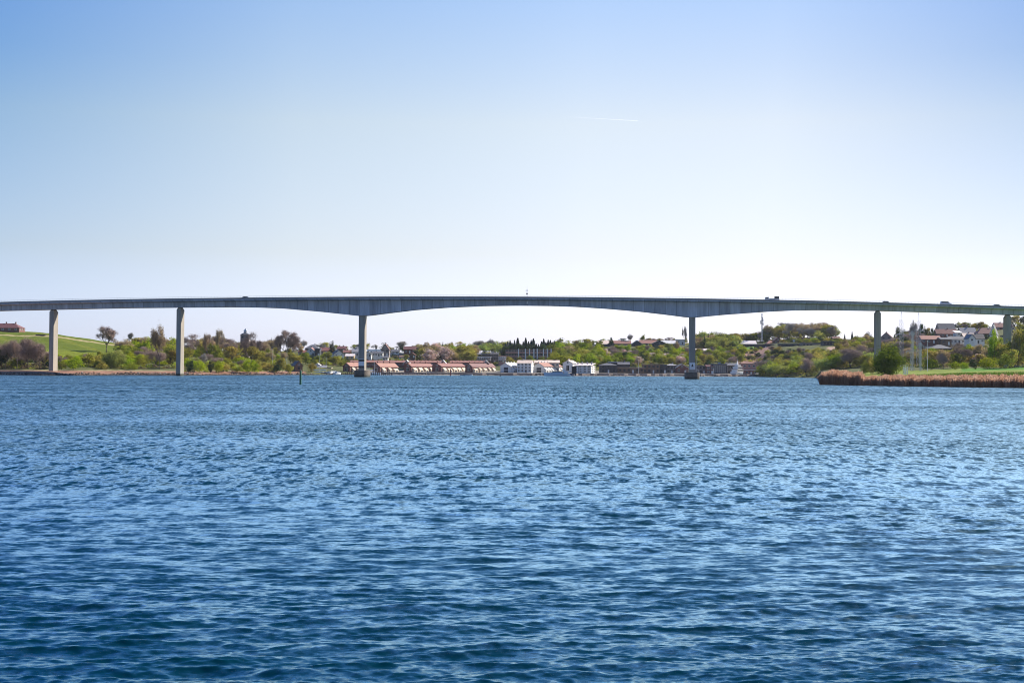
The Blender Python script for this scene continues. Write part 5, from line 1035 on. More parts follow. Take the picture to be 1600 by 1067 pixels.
def build_masts():
    lattice(1408.5, 578, 499, 720, 1.7, 1.3, 'tall slender lattice mast left of its twin, behind the bridge deck', apex=4.2, arms=((.72, 2.2),))
    lattice(1435.5, 578, 500, 715, 1.7, 1.2, 'tall slender lattice mast right of its twin, behind the bridge deck', apex=4.2, arms=((.80, 2.6), (.6, 2.6)))
    lattice(1425.5, 578.5, 517, 560, 1.1, .6, 'shorter white lattice pylon with a cross arm on the meadow', arms=((.50, 2.6), (.95, 1.2)), r=.06)
    lattice(1438.6, 578.5, 534, 555, 0.8, .5, 'shortest lattice post right of the white pylon', arms=((.9, 1.2),), r=.05)
    D = 1190; e = lattice(1190.5, 533, 489, D, 1.3, .5, 'thin radio mast with antennas on the wooded hill', name='radio_mast', cat='radio mast', r=.09)
    z0 = 44 * D / F
    for k, (dz, dx) in enumerate(((.62, 1.1), (.70, -1.1), (.74, 1.0), (.66, -1.0), (.80, .8))):
        a = MB(); a.box(dx-.25, dx+.25, -.3, .3, z0*dz-1.1, z0*dz+1.1); a.tube((0, 0, z0*dz), (dx, 0, z0*dz), .08, n=4); a.build('antenna', mat('antenna_grey', (0.3, 0.31, 0.33), 0.6), e)
    # white posts of a landing by the dark bush
    pm = MB(); pm.box(-.16, .16, -.16, .16, -.6, 2.9); pm.add([(-.16,-.16,2.9),(.16,-.16,2.9),(.16,.16,2.9),(-.16,.16,2.9),(0,0,3.2)], [(0,1,4),(1,2,4),(2,3,4),(3,0,4)]); p0 = pm.build('white_post', TRIM); me = p0.data; bpy.data.objects.remove(p0)
    for i, u in enumerate((1412.7, 1415.2, 1417.8)):
        x, D, z = on_ground(u, 577.5, 520 + i * 2); link('white_post', me, None, (x, D, z), 0, (1, 1, (.9, 1, .85)[i]), label='white wooden post, %s of the three right of the big dark bush' % ('leftmost', 'middle', 'rightmost')[i], cat='post')
    # contrail: a thin long cloud, far beyond the haze
    D = 22000; a, b_ = P(880, 182.6, D * 1.05), P(997, 189.3, D); m_ = MB(); n = 24
    for i in range(n): 
        t0, t1 = i / n, (i + 1) / n; m_.tube(a.lerp(b_, t0), a.lerp(b_, t1), 1 + 4 * t0, 1 + 4 * t1, n=8, caps=False)
    cm, t, bb = nodes('contrail_vapour'); bb.inputs['Base Color'].default_value = (0.9, 0.9, 0.9, 1); bb.inputs['Roughness'].default_value = 1; bb.inputs['Alpha'].default_value = .55
    tr_ = N(t, 'ShaderNodeBsdfTranslucent'); tr_.inputs[0].default_value = (1, 1, 1, 1); tp_ = N(t, 'ShaderNodeBsdfTransparent'); mx_ = N(t, 'ShaderNodeMixShader'); mx_.inputs[0].default_value = .06; ad_ = N(t, 'ShaderNodeAddShader'); df = N(t, 'ShaderNodeBsdfDiffuse'); df.inputs[0].default_value = (.9, .9, .9, 1)
    L = t.links; L.new(df.outputs[0], ad_.inputs[0]); L.new(tr_.outputs[0], ad_.inputs[1]); L.new(tp_.outputs[0], mx_.inputs[1]); L.new(ad_.outputs[0], mx_.inputs[2]); L.new(mx_.outputs[0], t.nodes['Material Output'].inputs['Surface'])
    o = m_.build('contrail', cm, smooth=True); tag(o, 'short thin white contrail high in the sky above the bridge', 'contrail')

def vehicle(u, kind, col, label, inv, B, lane=-2.6, name='car', cat='car', face=1):
    """a vehicle standing on the bridge deck, seen in column u"""
    off = -lane; x, Y = bx(u, off); zt = bz(u, smooth_tab(TOPP, u, 40), BH) - .735
    sl = math.atan2(bz(u + 20, smooth_tab(TOPP, u + 20, 40), BH) - bz(u - 20, smooth_tab(TOPP, u - 20, 40), BH), bx(u + 20)[0] - bx(u - 20)[0])
    e = empty(name, (x, Y, zt), label=label, cat=cat); e.rotation_euler = (0, -sl, math.atan(KB) + (0 if face > 0 else math.pi))
    pc = mat('paint_' + name + str(int(u)), col, .3, var=.02); gl = glass(); ty = mat('tyre', (0.02,)*3, .8)
    def ext(prof, w, y0=None):
        n = len(prof); m_ = MB(); m_.add([(p, -w/2, q) for p, q in prof] + [(p, w/2, q) for p, q in prof], [(k, (k+1) % n, n + (k+1) % n, n + k) for k in range(n)] + [tuple(range(n))[::-1], tuple(range(n, 2*n))]); return m_
    if kind == 'car': L, bod, cab, win_, wx = 4.3, [(-2.1,.35),(2.1,.35),(2.15,.75),(1.1,.95),(-2.0,.98),(-2.15,.8)], [(-1.9,.95),(1.0,.93),(.35,1.45),(-1.4,1.47)], [(-1.65,1.0),(.8,1.0),(.3,1.38),(-1.3,1.38)], 1.3
    elif kind == 'van': L, bod, cab, win_, wx = 5.0, [(-2.4,.4),(2.4,.4),(2.45,1.0),(1.7,1.25),(-2.45,1.25)], [(-2.42,1.25),(1.7,1.25),(.85,2.05),(-2.3,2.1)], [(-2.2,1.35),(1.35,1.35),(.75,1.95),(-2.15,1.95)], 1.5
    else: L, bod, cab, win_, wx = 6.4, [(-3.2,.6),(3.1,.6),(3.15,1.2),(-3.2,1.2)], [(1.3,1.2),(3.1,1.2),(2.9,2.1),(1.4,2.15)], [(1.7,1.4),(3.0,1.4),(2.85,2.0),(1.7,2.0)], 2.1
    ext(bod, 1.78).build('body', pc, e); c = ext(cab, 1.6).build('cabin', pc, e); ext(win_, 1.63).build('side_window', gl, c)
    if kind == 'truck':
        m_ = MB(); m_.box(-3.15, -1.2, -.85, .85, 1.2, 2.35); m_.build('cargo_box', wmat('dark'), e); m_ = MB(); m_.box(-1.1, 1.1, -.8, .8, 1.2, 1.5); m_.build('load', wmat('grey'), e)
    for sx_ in (-1, 1):
        for sy_ in (-1, 1): m_ = MB(); m_.tube((sx_ * wx, sy_ * .72, .33), (sx_ * wx, sy_ * .93, .33), .33, n=12); w_ = m_.build('wheel', ty, e); m_ = MB(); m_.tube((sx_ * wx, sy_ * .93, .33), (sx_ * wx, sy_ * .94, .33), .19, n=10); m_.build('rim', gel('grey', (0.3, 0.38, 0.46)), w_)
def build_traffic(B, inv):
    vehicle(384.5, 'car', (0.03, 0.04, 0.07), 'dark car on the bridge deck between the second and third piers', inv, B)
    vehicle(1206, 'truck', (0.55, 0.58, 0.62), 'light pickup truck with a dark box on the bridge near the right main pier', inv, B, name='truck', cat='truck', face=-1, lane=-3.4)
    vehicle(1385.5, 'car', (0.04, 0.05, 0.08), 'dark car on the bridge just right of the second pier from the right', inv, B)
    vehicle(1478, 'van', (0.62, 0.66, 0.74), 'silver van with dark windows, the tallest vehicle on the right part of the bridge', inv, B, name='van', cat='van', lane=-3.6)
    vehicle(1559, 'car', (0.06, 0.06, 0.07), 'dark car on the bridge near the rightmost pier', inv, B)

# ---------------------------------------------------------------- planting
LANDMARKS = [  # (column, row, words) of things one can find, for telling look-alike trees apart
 (12,508,'the red hilltop farmhouse'),(62,523,'the dark field shelter'),(83,560,'the first pier'),(83,577,'the foot of the first pier'),(167,530,'the lone spreading leafless tree'),(178,560,'the willow like bush'),(201,524,'the small leafless crest tree'),
 (250,520,'the tallest thin budding tree'),(250,572,'the stem of the tallest budding tree'),(281,555,'the second pier'),(281,578,'the foot of the second pier'),(342,522,'the narrow pinkish budding tree'),(360,540,'the pinkish house'),(382,530,'the brick tower'),(382,552,'the base of the brick tower'),
 (422,540,'the three spires'),(426,560,'the left shore flagpole'),(405,548,'the pale low house'),(446,535,'the huge leafless tree'),(462,572,'the dark boathouse'),(486,546,'the grey hipped roof'),(485,552,'the white gable house'),(509,548,'the pink house'),(519,538,'the rounded column tree'),(526,552,'the long slate roof'),
 (503,576,'the yellow harbour house'),(514,577,'the small yellow kiosk'),(534,546,'the tall chimney house'),(555,550,'the grey roof beside the pier'),(567,560,'the left main pier'),(541,574,'the leftmost brick gable'),(585,551,'the long dark blue roof'),(590,554,'the white bungalow'),(602,545,'the steep maroon gable'),(587,560,'the tiny garden shed'),
 (609,554,'the white flat roofed bungalow'),(628,555,'the long grey bungalow'),(633,559,'the low white house'),(640,546,'the brick skyline house'),(650,552,'the leaning dark conifer'),(635,564,'the left terrace end gable'),(692,564,'the middle terrace end gable'),(666,545,'the very thin poplar'),(694,543,'the pair of spruces'),
 (706,542,'the grey leafless tree'),(759,565,'the right terrace end gable'),(744,552,'the low grey roof'),(763,552,'the curved white roof'),(754,561,'the white balcony columns'),(773,558,'the dark brick block'),(785,560,'the small pink apartment house'),(792,538,'the left end of the spruces'),(825,554,'the finned apartment block'),
 (860,554,'the right end of the finned block'),(868,545,'the right end of the spruces'),(790,574,'the white boathouse'),(821,570,'the tall white house'),(840,574,'the middle white gable'),(855,566,'the long cream roof'),(888,571,'the building with a black door'),(904,574,'the first narrow white house'),(924,574,'the last narrow white house'),
 (891,541,'the grey roof by the spruces'),(918,540,'the flat hilltop bungalow'),(944,536,'the pinkish hilltop roof'),(955,532,'the lone pine'),(972,537,'the long orange roof'),(995,537,'the dark hilltop gable'),(1013,536,'the wide orange roof'),(1030,538,'the dark glazed gable'),(1045,536,'the white roofed house'),(1063,533,'the upswept white roof'),
 (966,555,'the pink blossoming tree'),(998,562,'the large pale blossoming tree'),(984,560,'the dark green slope tree'),(950,568,'the dark timber house'),(958,567,'the small white flat roof'),(975,570,'the grey roofed shed'),(985,578,'the long brown building'),(1018,575,'the brown waterfront house'),(1036,575,'the dark blue waterfront house'),(1050,575,'the hipped grey brick house'),
 (1066,575,'the house with white gable boards'),(1058,541,'the golden budding tree'),(1081,545,'the right main pier'),(1081,566,'the sign on the right pier'),(1103,548,'the long pale roof'),(1098,576,'the low grey building'),(1110,577,'the maroon brick house'),(1126,575,'the glazed hall'),(1145,574,'the roof behind the yacht'),(1175,575,'the long pale brick building'),
 (1103,530,'the pair of dark spruces'),(1130,530,'the large pale grey green tree'),(1124,553,'the bright tree above the hall'),(1166,536,'the pale lilac roof'),(1169,529,'the red hipped roof'),(1190,515,'the radio mast'),(1196,541,'the dark modern house'),(1204,535,'the small orange hipped roof'),(1216,533,'the maroon gable'),(1180,556,'the dug slope'),
 (1237,541,'the stepped dark blue house'),(1247,533,'the white cube'),(1259,531,'the red brick cube'),(1270,540,'the grey house under the cubes'),(1301,540,'the dark glass fronted house'),(1307,530,'the small brown roof'),(1325,528,'the two small conifers'),(1342,535,'the red and white gable'),(1354,538,'the house with the white bay'),(1346,528,'the pale flat roof'),(1357,524,'the broad dark pine'),
 (1371,520,'the second pier from the right'),(1356,556,'the blossoming bush'),(1246,565,'the tall yellow green tree'),(1203,573,'the bright bush by the yacht'),(1300,586,'the tip of the reeds'),(1340,575,'the notch in the reeds'),(1388,560,'the very large round bush'),(1389,526,'the brownish gable'),(1404,525,'the tall dark pine'),(1408,495,'the left lattice mast'),(1435,495,'the right lattice mast'),
 (1425,550,'the white pylon'),(1455,570,'the rounded meadow bush'),(1457,532,'the bright orange roof'),(1472,541,'the wide slate hipped roof'),(1478,533,'the brown house with white windows'),(1480,510,'the tall dark slate roof'),(1480,520,'the long red roof'),(1514,518,'the grey roof'),(1515,526,'the tan roof'),(1496,532,'the middle white bungalow'),(1528,530,'the black roofed white house'),
 (1543,517,'the maroon hipped roof'),(1503,555,'the wide brown tree'),(1531,557,'the pink blossoming tree'),(1543,566,'the large bright hedge bush'),(1500,571,'the two small bright bushes'),(1557,518,'the white gable by the pier'),(1574,520,'the rightmost pier'),(1552,540,'the tall yellow green tree'),(1592,530,'the tall olive tree'),(1590,560,'the foot of the tall olive tree')]
USED = {}
def place_words(desc, u, y):
    """where a look-alike stands, told from the nearest thing one can find"""
    best = sorted(LANDMARKS, key=lambda q: (q[0] - u) ** 2 + ((q[1] - y) * 1.3) ** 2)[:4]
    for (lu, ly, words) in best:
        dx, dy = u - lu, y - ly; r_ = math.hypot(dx, dy); a = (math.degrees(math.atan2(-dy, dx)) + 360 + 22.5) % 360
        d_ = ('right of', 'above and right of', 'above', 'above and left of', 'left of', 'below and left of', 'below', 'below and right of')[int(a // 45)]
        pre = 'right beside' if r_ < 3 else ('close %s' % d_ if r_ < 9 else (d_ if r_ < 20 else 'some way %s' % d_))
        lab = '%s %s %s' % (desc, pre, words)
        if lab not in USED and len(lab.split()) <= 16: USED[lab] = 1; return lab
    return None
def wood(spec, u0, u1, y0, y1, n, h0, h1, label, group, seed, Dmin=300, big=False, prof=None):
    """n trees scattered over the ground seen in the window u0..u1, y0..y1; spec: list of (kind, shape, weight, label or None)"""
    rng = random.Random(seed); tot = sum(s[2] for s in spec); n = max(4, int(n * .56))
    for i in range(n):
        u = u0 + (i + rng.uniform(0, 1)) * (u1 - u0) / n; lo, hi = (y0, y1) if prof is None else (prof(u)[0], prof(u)[1])
        t = ((i * 0.618) % 1.0 + rng.uniform(-.12, .12)) % 1.0; y = hi + (lo - hi) * t
        r_ = rng.uniform(0, tot); k = 0
        while r_ > spec[k][2]: r_ -= spec[k][2]; k += 1
        kd, sh, _, lb = spec[k]; h = rng.uniform(h0, h1) * {'bush': .55, 'thicket': .66, 'bigbush': .5, 'conifer': 1.1}.get(sh, 1.0)
        w = h * rng.uniform(.9, 1.2) * {'bush': 1.55, 'thicket': 1.4, 'bigbush': 1.4, 'conifer': .45, 'column': .35}.get(sh, 1.0)
        desc = lb or {'bright': 'bright yellow green', 'green': 'mid green', 'olive': 'olive green', 'dark': 'dark green', 'pale': 'pale grey green', 'rust': 'reddish budding', 'blossom': 'pinkish blossoming', 'grey': 'bare grey', 'x': 'bare brown', 'needle': 'dark'}[kd]
        nn = {'tree': 'tree', 'bush': 'bush', 'bigbush': 'bush', 'conifer': 'conifer', 'column': 'slender tree', 'bare': 'tree', 'thicket': 'shrub', 'budding': 'tree'}[sh]
        D = D_of(u, y, Dmin); _, _, zz = on_ground(u, y, D); yc = hor(u) + (HC - zz - h * .6) * F / D
        gl_ = '%s %ss %s' % (desc, nn, group)
        lab = place_words('%s %s' % (desc, nn), u, yc) or '%s %s %s' % (desc, nn, label)
        tree(kd, sh, u, y, h=h, w=w, D=D, label=lab, group=gl_, big=big)
        for _ in range(3): CLUMPS.append((u + rng.uniform(-1, 1) * (u1 - u0) / n * 1.5, y0 + (y1 - y0) * rng.random() if prof is None else y + rng.uniform(-3, 3), Dmin, rng.choice(['green', 'olive', 'olive', 'x'] if u > 480 else ['green', 'bright', 'olive', 'x'])))
def build_plants():
    T = tree
    # ---- left bank: the ones that stand out
    T('x', 'bare', 167, 552, ytop=510, wpx=31, label='leafless spreading tree alone on the hill right of the first pier', big=True)
    T('grey', 'bare', 201, 545, ytop=520, wpx=12, label='small leafless tree on the hill crest right of the lone spreading tree', big=True, D=975)
    T('rust', 'budding', 250, 577.5, ytop=508, wpx=27, label='tallest thin budding tree, left of the second pier', big=True)
    T('pale', 'bigbush', 178, 577, ytop=544.5, wpx=37, label='round willow like bush with pale green top between the first two piers', big=True)
    T('bright', 'bush', 115, 578, ytop=557, wpx=30, label='bright green bush just right of the first pier', big=True)
    T('green', 'bush', 96, 578, ytop=562, wpx=18, label='green bush touching the right side of the first pier', big=True)
    T('green', 'bush', 207, 578.5, ytop=565, wpx=22, label='dark green bush on the shingle right of the willow like bush', big=True)
    T('olive', 'bush', 160, 578, ytop=564.5, wpx=22, label='low olive bush left of the willow like bush', big=True)
    T('dark', 'bush', 68, 552, ytop=538.5, wpx=10, label='small dark round bush on the slope left of the first pier', big=True)
    T('dark', 'tree', 3, 577, ytop=543, wpx=22, label='dark ivy covered tree at the left edge', big=True)
    rt = random.Random(3)
    for i in range(18):
        u = -30 + i * 6.3; yt = float(np.interp(u, [-30, 10, 25, 45, 60, 72, 84], [538, 536, 532, 531, 535, 545, 556])) + (i % 3) * 6; w = 29 + rt.uniform(0, 11)
        T('x', 'thicket', u, 577 - (i % 3) * 3.5, ytop=yt, wpx=w, label=place_words('bare brown shrub in the dense thicket', u, (yt + 575) / 2) or 'bare brown shrub in the thicket left of the first pier', group='bare shrubs left of the first pier', big=True)
    for i in range(60): CLUMPS.append((rt.uniform(-60, 84), rt.uniform(562, 577), 640, 'x'))
    T('rust', 'budding', 35, 572, ytop=534, wpx=20, label='budding tree with yellowish top rising from the brown thicket', big=True)
    T('dark', 'bush', 298, 583, ytop=560, wpx=20, label='dark green bush right of the second pier', big=True)
    T('bright', 'bush', 312, 583, ytop=559, wpx=24, label='bright green bush right of the dark one near the second pier', big=True)
    T('grey', 'bare', 318, 577, ytop=552, wpx=20, label='small grey leafless tree between two bright bushes', big=True)
    T('dark', 'bush', 330, 582, ytop=562, wpx=14, label='dark bush right of the small grey leafless tree', big=True)
    T('bright', 'bush', 342, 582.5, ytop=560, wpx=22, label='bright yellow green bush below the budding trees', big=True)
    T('rust', 'budding', 323, 566, ytop=521, wpx=18, label='pinkish budding tree, first of two tall ones right of the second pier', big=True)
    T('rust', 'budding', 342, 563, ytop=514.5, wpx=17, label='narrow pinkish budding tree, tallest right of the second pier', big=True)
    T('x', 'bare', 356, 565, ytop=536, wpx=17, label='leafless tree with dark stem left of the brick tower', big=True)
    T('x', 'bare', 365, 566, ytop=530, wpx=17, label='dark stemmed leafless tree nearest the left side of the brick tower', big=True)
    T('x', 'bare', 380, 566, ytop=532, wpx=17, label='leafless tree in front of the brick tower', big=True)
    T('x', 'bare', 393, 566, ytop=520, wpx=24, label='spreading leafless tree right of the brick tower', big=True)
    T('x', 'bare', 404, 564, ytop=532, wpx=18, label='low leafless tree between the tower and the spires', big=True)
    T('x', 'bare', 446, 563, ytop=516.5, wpx=42, label='huge dense leafless tree right of the three spires', big=True)
    T('x', 'bare', 455, 562, ytop=529, wpx=24, label='smaller leafless tree leaning out right of the huge one', big=True)
    T('x', 'bare', 439, 562, ytop=524, wpx=22, label='smaller leafless tree at the left of the huge one', big=True)
    T('rust', 'tree', 469, 557, ytop=534, wpx=14, label='yellowish budding tree between the huge leafless tree and the grey hipped roof', big=True)
    T('green', 'tree', 419, 567, ytop=543, wpx=15, label='fresh green round tree below the spires', big=True)
    T('bright', 'bush', 388, 583, ytop=556, wpx=22, label='tall bright yellow green bush on the shore below the tower', big=True)
    T('bright', 'bush', 398, 583, ytop=562, wpx=14, label='bright green bush beside the tall one below the tower', big=True)
    T('olive', 'tree', 440, 583, ytop=554, wpx=22, label='tan budding tree on the shore below the huge leafless tree', big=True)
    T('dark', 'bush', 434, 584, ytop=567, wpx=16, label='dark green bush at the foot of the tan budding tree', big=True)
    T('green', 'bush', 452, 584, ytop=566, wpx=18, label='green bush left of the dark boathouse', big=True)
    T('olive', 'bush', 486.5, 582, ytop=565.5, wpx=20, label='round olive bush right of the dark boathouse', big=True)
    # ---- left bank: fill
    sp = [('olive', 'tree', 2, None), ('green', 'bush', 4, None), ('bright', 'bush', 4, None), ('x', 'thicket', 2, None), ('rust', 'budding', 1, None), ('green', 'tree', 2, None), ('olive', 'bush', 2, None)]
    wood(sp, 92, 190, 563, 577, 40, 6, 8.5, 'in the scrub just right of the first pier', 'just right of the first pier', 31)
    wood(sp, 186, 276, 556, 577, 46, 8, 12, 'in the scrub between the first and second piers', 'between the first and second piers', 1)
    wood([('olive', 'tree', 3, None), ('rust', 'budding', 1, None), ('green', 'tree', 3, None), ('bright', 'tree', 2, None), ('x', 'thicket', 2, None)], 192, 278, 549, 562, 46, 9, 12, 'on the slope left of the second pier', 'on the slope left of the second pier', 2)
    wood([('rust', 'budding', 3, None), ('olive', 'tree', 3, None), ('bright', 'bush', 3, None), ('x', 'bare', 2, None), ('green', 'tree', 1, None)], 286, 432, 550, 569, 66, 9, 13, 'in the open wood right of the second pier', 'in the open wood right of the second pier', 3)
    wood([('olive', 'bush', 3, None), ('green', 'bush', 2, None), ('x', 'thicket', 3, None), ('bright', 'bush', 2, None)], 286, 432, 569, 582, 44, 6, 9, 'near the shore right of the second pier', 'near the shore right of the second pier', 4)
    wood([('x', 'thicket', 3, None), ('green', 'bush', 1, None), ('olive', 'bush', 1, None), ('dark', 'bush', 1, None)], -160, 92, 566, 577, 34, 8, 12, 'in the scrub at the foot of the grassy hill', 'at the foot of the grassy hill', 5)
    wood([('rust', 'budding', 2, None), ('olive', 'tree', 2, None), ('green', 'tree', 2, None), ('bright', 'bush', 1, None)], 408, 480, 552, 574, 20, 6, 10, 'around the spired church and the dark boathouse', 'around the spired church', 6)
    # ---- behind the left main pier
    T('dark', 'bush', 519, 552, D=1035, ytop=530.5, wpx=13, label='dark rounded column shaped tree on the skyline between red roofs', big=True, name='column_tree')
    T('dark', 'tree', 650.5, 561.5, ytop=544.5, wpx=13, label='dark blue green leaning conifer left of the mixed wood', big=True, name='conifer', cat='conifer')
    wood([('dark', 'bush', 2, None), ('green', 'bush', 3, None), ('green', 'tree', 2, None), ('olive', 'bush', 2, None), ('pale', 'tree', 1, None)], 478, 560, 559, 573, 60, 5, 7.5, 'in the gardens above the small harbour', 'in the gardens above the small harbour', 7)
    wood([('dark', 'bush', 2, None), ('green', 'bush', 3, None), ('olive', 'tree', 2, None)], 572, 650, 558, 566, 30, 4, 5.5, 'in the gardens above the brick terraces', 'in the gardens above the brick terraces', 8)
    wood([('grey', 'bare', 2, None), ('dark', 'tree', 1, None), ('olive', 'tree', 2, None), ('green', 'tree', 1, None)], 470, 665, 548, 551, 30, 6, 10, 'on the skyline behind the houses left of the mixed wood', 'on the skyline behind the left houses', 9, Dmin=1050)
    T('needle', 'conifer', 692, 553, ytop=533.5, wpx=6, label='thin dark spruce, left of the pair above the mixed wood', big=True, D=1150)
    T('needle', 'conifer', 696, 553, ytop=537, wpx=6, label='shorter dark spruce, right of the pair above the mixed wood', big=True, D=1150)
    T('grey', 'column', 666, 555, ytop=533.5, wpx=5, kind='x') if 0 else T('pale', 'column', 666, 556, ytop=533.5, wpx=4.5, label='very thin grey poplar at the left end of the mixed wood', big=True)
    T('pale', 'column', 671, 557, ytop=537, wpx=6, label='pale poplar next to the very thin one', big=True)
    T('grey', 'bare', 706, 554, ytop=534, wpx=9, label='grey leafless tree above the mixed wood', big=True)
    wood([('olive', 'tree', 4, None), ('rust', 'tree', 3, None), ('blossom', 'tree', 1, None), ('bright', 'tree', 1, None), ('x', 'thicket', 1, None)], 655, 742, 554, 572, 74, 9, 13, 'in the mixed brownish wood above the terraces', 'in the mixed brownish wood', 10)
    wood([('pale', 'tree', 3, None), ('grey', 'bare', 2, None), ('green', 'tree', 2, None)], 735, 795, 551, 556, 26, 9, 13, 'on the skyline between the mixed wood and the spruces', 'between the mixed wood and the spruces', 11)
    wood([('green', 'bush', 3, None), ('olive', 'bush', 2, None), ('bright', 'bush', 1, None)], 770, 862, 562, 572, 26, 5, 8, 'between the finned block and the white houses', 'below the finned apartment block', 12)
    tops = [(786,541,9),(790,536,9),(793.5,533,10),(797,531,9),(800,535,10),(804,531,10),(809,527.5,14),(814,537,10),(817.5,533,10),(821.5,527.5,13),(826,533,12),(830,531,11),(833.5,528.5,13),(838,537,11),(841.5,538,10),(846,533,11),(849.5,529,12),(853,534,11),(856.5,530.5,11),(860,531,12),(863,534,10),(866,532,9),(869,538,8),(790,540,16),(800,537,18),(811,536,20),(824,537,20),(836,537,20),(848,537,20),(859,537,18),(866,539,14)]
    for i, (u, tp, wp) in enumerate(tops):
        mass = i >= 23
        T('dark' if mass else 'needle', 'tree' if mass else 'conifer', u, 549.5, ytop=float(tp) - (1 if mass else 0), wpx=wp * (1.0 if mass else 1.35), name='conifer', cat='conifer', D=1120 + (i * 7 % 5) * 8 - (20 if i > 22 else 0), label=place_words('tall dark spruce' if tp < 536 else 'shorter dark spruce', u, (tp + 549) / 2) or 'dark spruce in the row behind the finned apartment block', group='dark spruces behind the apartment block')
    # ---- centre right slope
    wood([('olive', 'tree', 3, None), ('bright', 'tree', 3, None), ('green', 'tree', 4, None), ('pale', 'tree', 3, None), ('rust', 'tree', 1, None)], 862, 940, 545, 578, 95, 8, 12, 'in the thick wood above the narrow white houses', 'above the narrow white houses', 13)
    wood([('olive', 'tree', 3, None), ('bright', 'tree', 3, None), ('green', 'tree', 3, None), ('pale', 'tree', 2, None), ('blossom', 'tree', 2, None), ('dark', 'tree', 1, None), ('x', 'bare', 1, None)], 936, 1076, 550, 573, 150, 6.5, 9, 'on the wooded slope between the white houses and the right main pier', 'on the slope left of the right main pier', 14)
    T('needle', 'conifer', 878.5, 551, ytop=539, wpx=5, label='small dark spruce right of the spruce row', big=True, D=1130)
    T('needle', 'conifer', 873.5, 552, ytop=541, wpx=5, label='lowest small dark spruce right of the spruce row', big=True, D=1120)
    T('blossom', 'tree', 998, 572, ytop=555, wpx=17, label='large pale blossoming tree above the long low brown building', big=True)
    T('blossom', 'tree', 966, 560, ytop=549, wpx=11, label='pink blossoming tree on the slope below the lone pine', big=True)
    T('dark', 'tree', 955, 541, ytop=525.5, wpx=8, label='lone dark pine beside the pinkish hilltop roof', big=True, D=1225, name='pine')
    T('dark', 'bush', 1016, 555, ytop=546, wpx=16, label='dark green round bush below the wide orange roof', big=True)
    T('dark', 'tree', 984, 567, ytop=551, wpx=9, label='dark green tree left of the large pale blossoming tree', big=True)
    T('dark', 'bush', 973, 541, ytop=527, wpx=17, label='dark rounded tree behind the long orange roof', big=True, D=1275, name='leafy_tree', cat='tree')
    T('grey', 'bare', 985, 540, ytop=522, wpx=12, label='grey leafless tree on the hilltop between the dark tree and dark gable', big=True, D=1270)
    T('green', 'tree', 1004, 538, ytop=521, wpx=10, label='green tree standing above the wide orange roof', big=True, D=1275)
    wood([('olive', 'tree', 2, None), ('green', 'tree', 2, None), ('x', 'bare', 1, None), ('rust', 'tree', 1, None)], 1008, 1074, 535, 540, 22, 5, 7, 'behind the hilltop houses left of the right main pier', 'behind the hilltop houses', 15, Dmin=1255)
    wood([('pale', 'tree', 1, None), ('green', 'tree', 2, None), ('olive', 'tree', 1, None)], 872, 955, 536, 542, 24, 5, 7.5, 'behind the flat grey hilltop bungalow', 'behind the flat hilltop bungalow', 16, Dmin=1230)
    T('rust', 'tree', 1058, 549, ytop=532.5, wpx=10, label='golden budding tree below the white roofed house', big=True, D=1130)
    T('grey', 'bare', 1070, 548, ytop=510, wpx=12, label='very tall pale leafless tree touching the left of the right main pier', big=True, D=1180)
    # right of main pier
    wood([('pale', 'tree', 3, None), ('green', 'tree', 3, None), ('olive', 'tree', 2, None), ('dark', 'tree', 1, None), ('rust', 'tree', 1, None)], 1087, 1152, 537, 549, 62, 9, 13, 'in the wood right of the right main pier', 'right of the right main pier', 17)
    wood([('olive', 'tree', 2, None), ('green', 'tree', 2, None), ('bright', 'tree', 1, None), ('x', 'thicket', 2, None), ('dark', 'bush', 1, None)], 1087, 1160, 552, 573, 60, 7, 10, 'on the slope above the glazed hall', 'on the slope above the glazed hall', 18)
    T('needle', 'conifer', 1100.5, 544, ytop=521.5, wpx=5, label='dark spruce, left of the pair right of the right main pier', big=True, D=1160)
    T('needle', 'conifer', 1106.5, 544, ytop=520.5, wpx=7, label='dark spruce, right of the pair right of the right main pier', big=True, D=1165)
    T('pale', 'tree', 1130, 546, ytop=518.5, wpx=18, label='large pale grey green tree rising above the wood left of the radio mast', big=True, D=1120)
    T('bright', 'tree', 1124, 560, ytop=547, wpx=12, label='bright yellow green tree above the glazed hall', big=True)
    wood([('green', 'tree', 3, None), ('dark', 'tree', 1, None), ('rust', 'tree', 1, None), ('x', 'bare', 1, None)], 1128, 1198, 530, 534, 30, 8, 12, 'on the skyline left of the radio mast', 'on the skyline left of the radio mast', 19, Dmin=1230)
    wood([('pale', 'tree', 3, None), ('olive', 'tree', 2, None), ('grey', 'bare', 2, None), ('rust', 'budding', 5, None), ('rust', 'tree', 2, None), ('green', 'tree', 1, None)], 1196, 1306, 530, 534, 74, 9, 16, 'in the tall hilltop wood above the modern houses', 'in the tall hilltop wood', 20, Dmin=1100)
    wood([('green', 'bush', 2, None), ('olive', 'bush', 3, None), ('dark', 'bush', 1, None)], 1196, 1306, 533, 537, 40, 6, 8, 'at the foot of the tall hilltop wood', 'at the foot of the tall hilltop wood', 32, Dmin=1080)
    T('bright', 'bush', 1273, 539, ytop=526, wpx=15, label='bright green bush in front of the tall hilltop wood', big=True, D=1085)
    wood([('green', 'bush', 3, None), ('dark', 'bush', 4, None), ('olive', 'bush', 2, None), ('x', 'thicket', 1, None)], 1196, 1340, 549, 564, 110, 5, 8, 'on the terraced slope below the modern houses', 'below the modern houses', 21)
    wood([('dark', 'bush', 3, None), ('green', 'bush', 1, None)], 1146, 1190, 546, 566, 26, 5, 8, 'along the dark edge of the dug slope', 'beside the dug slope', 22)
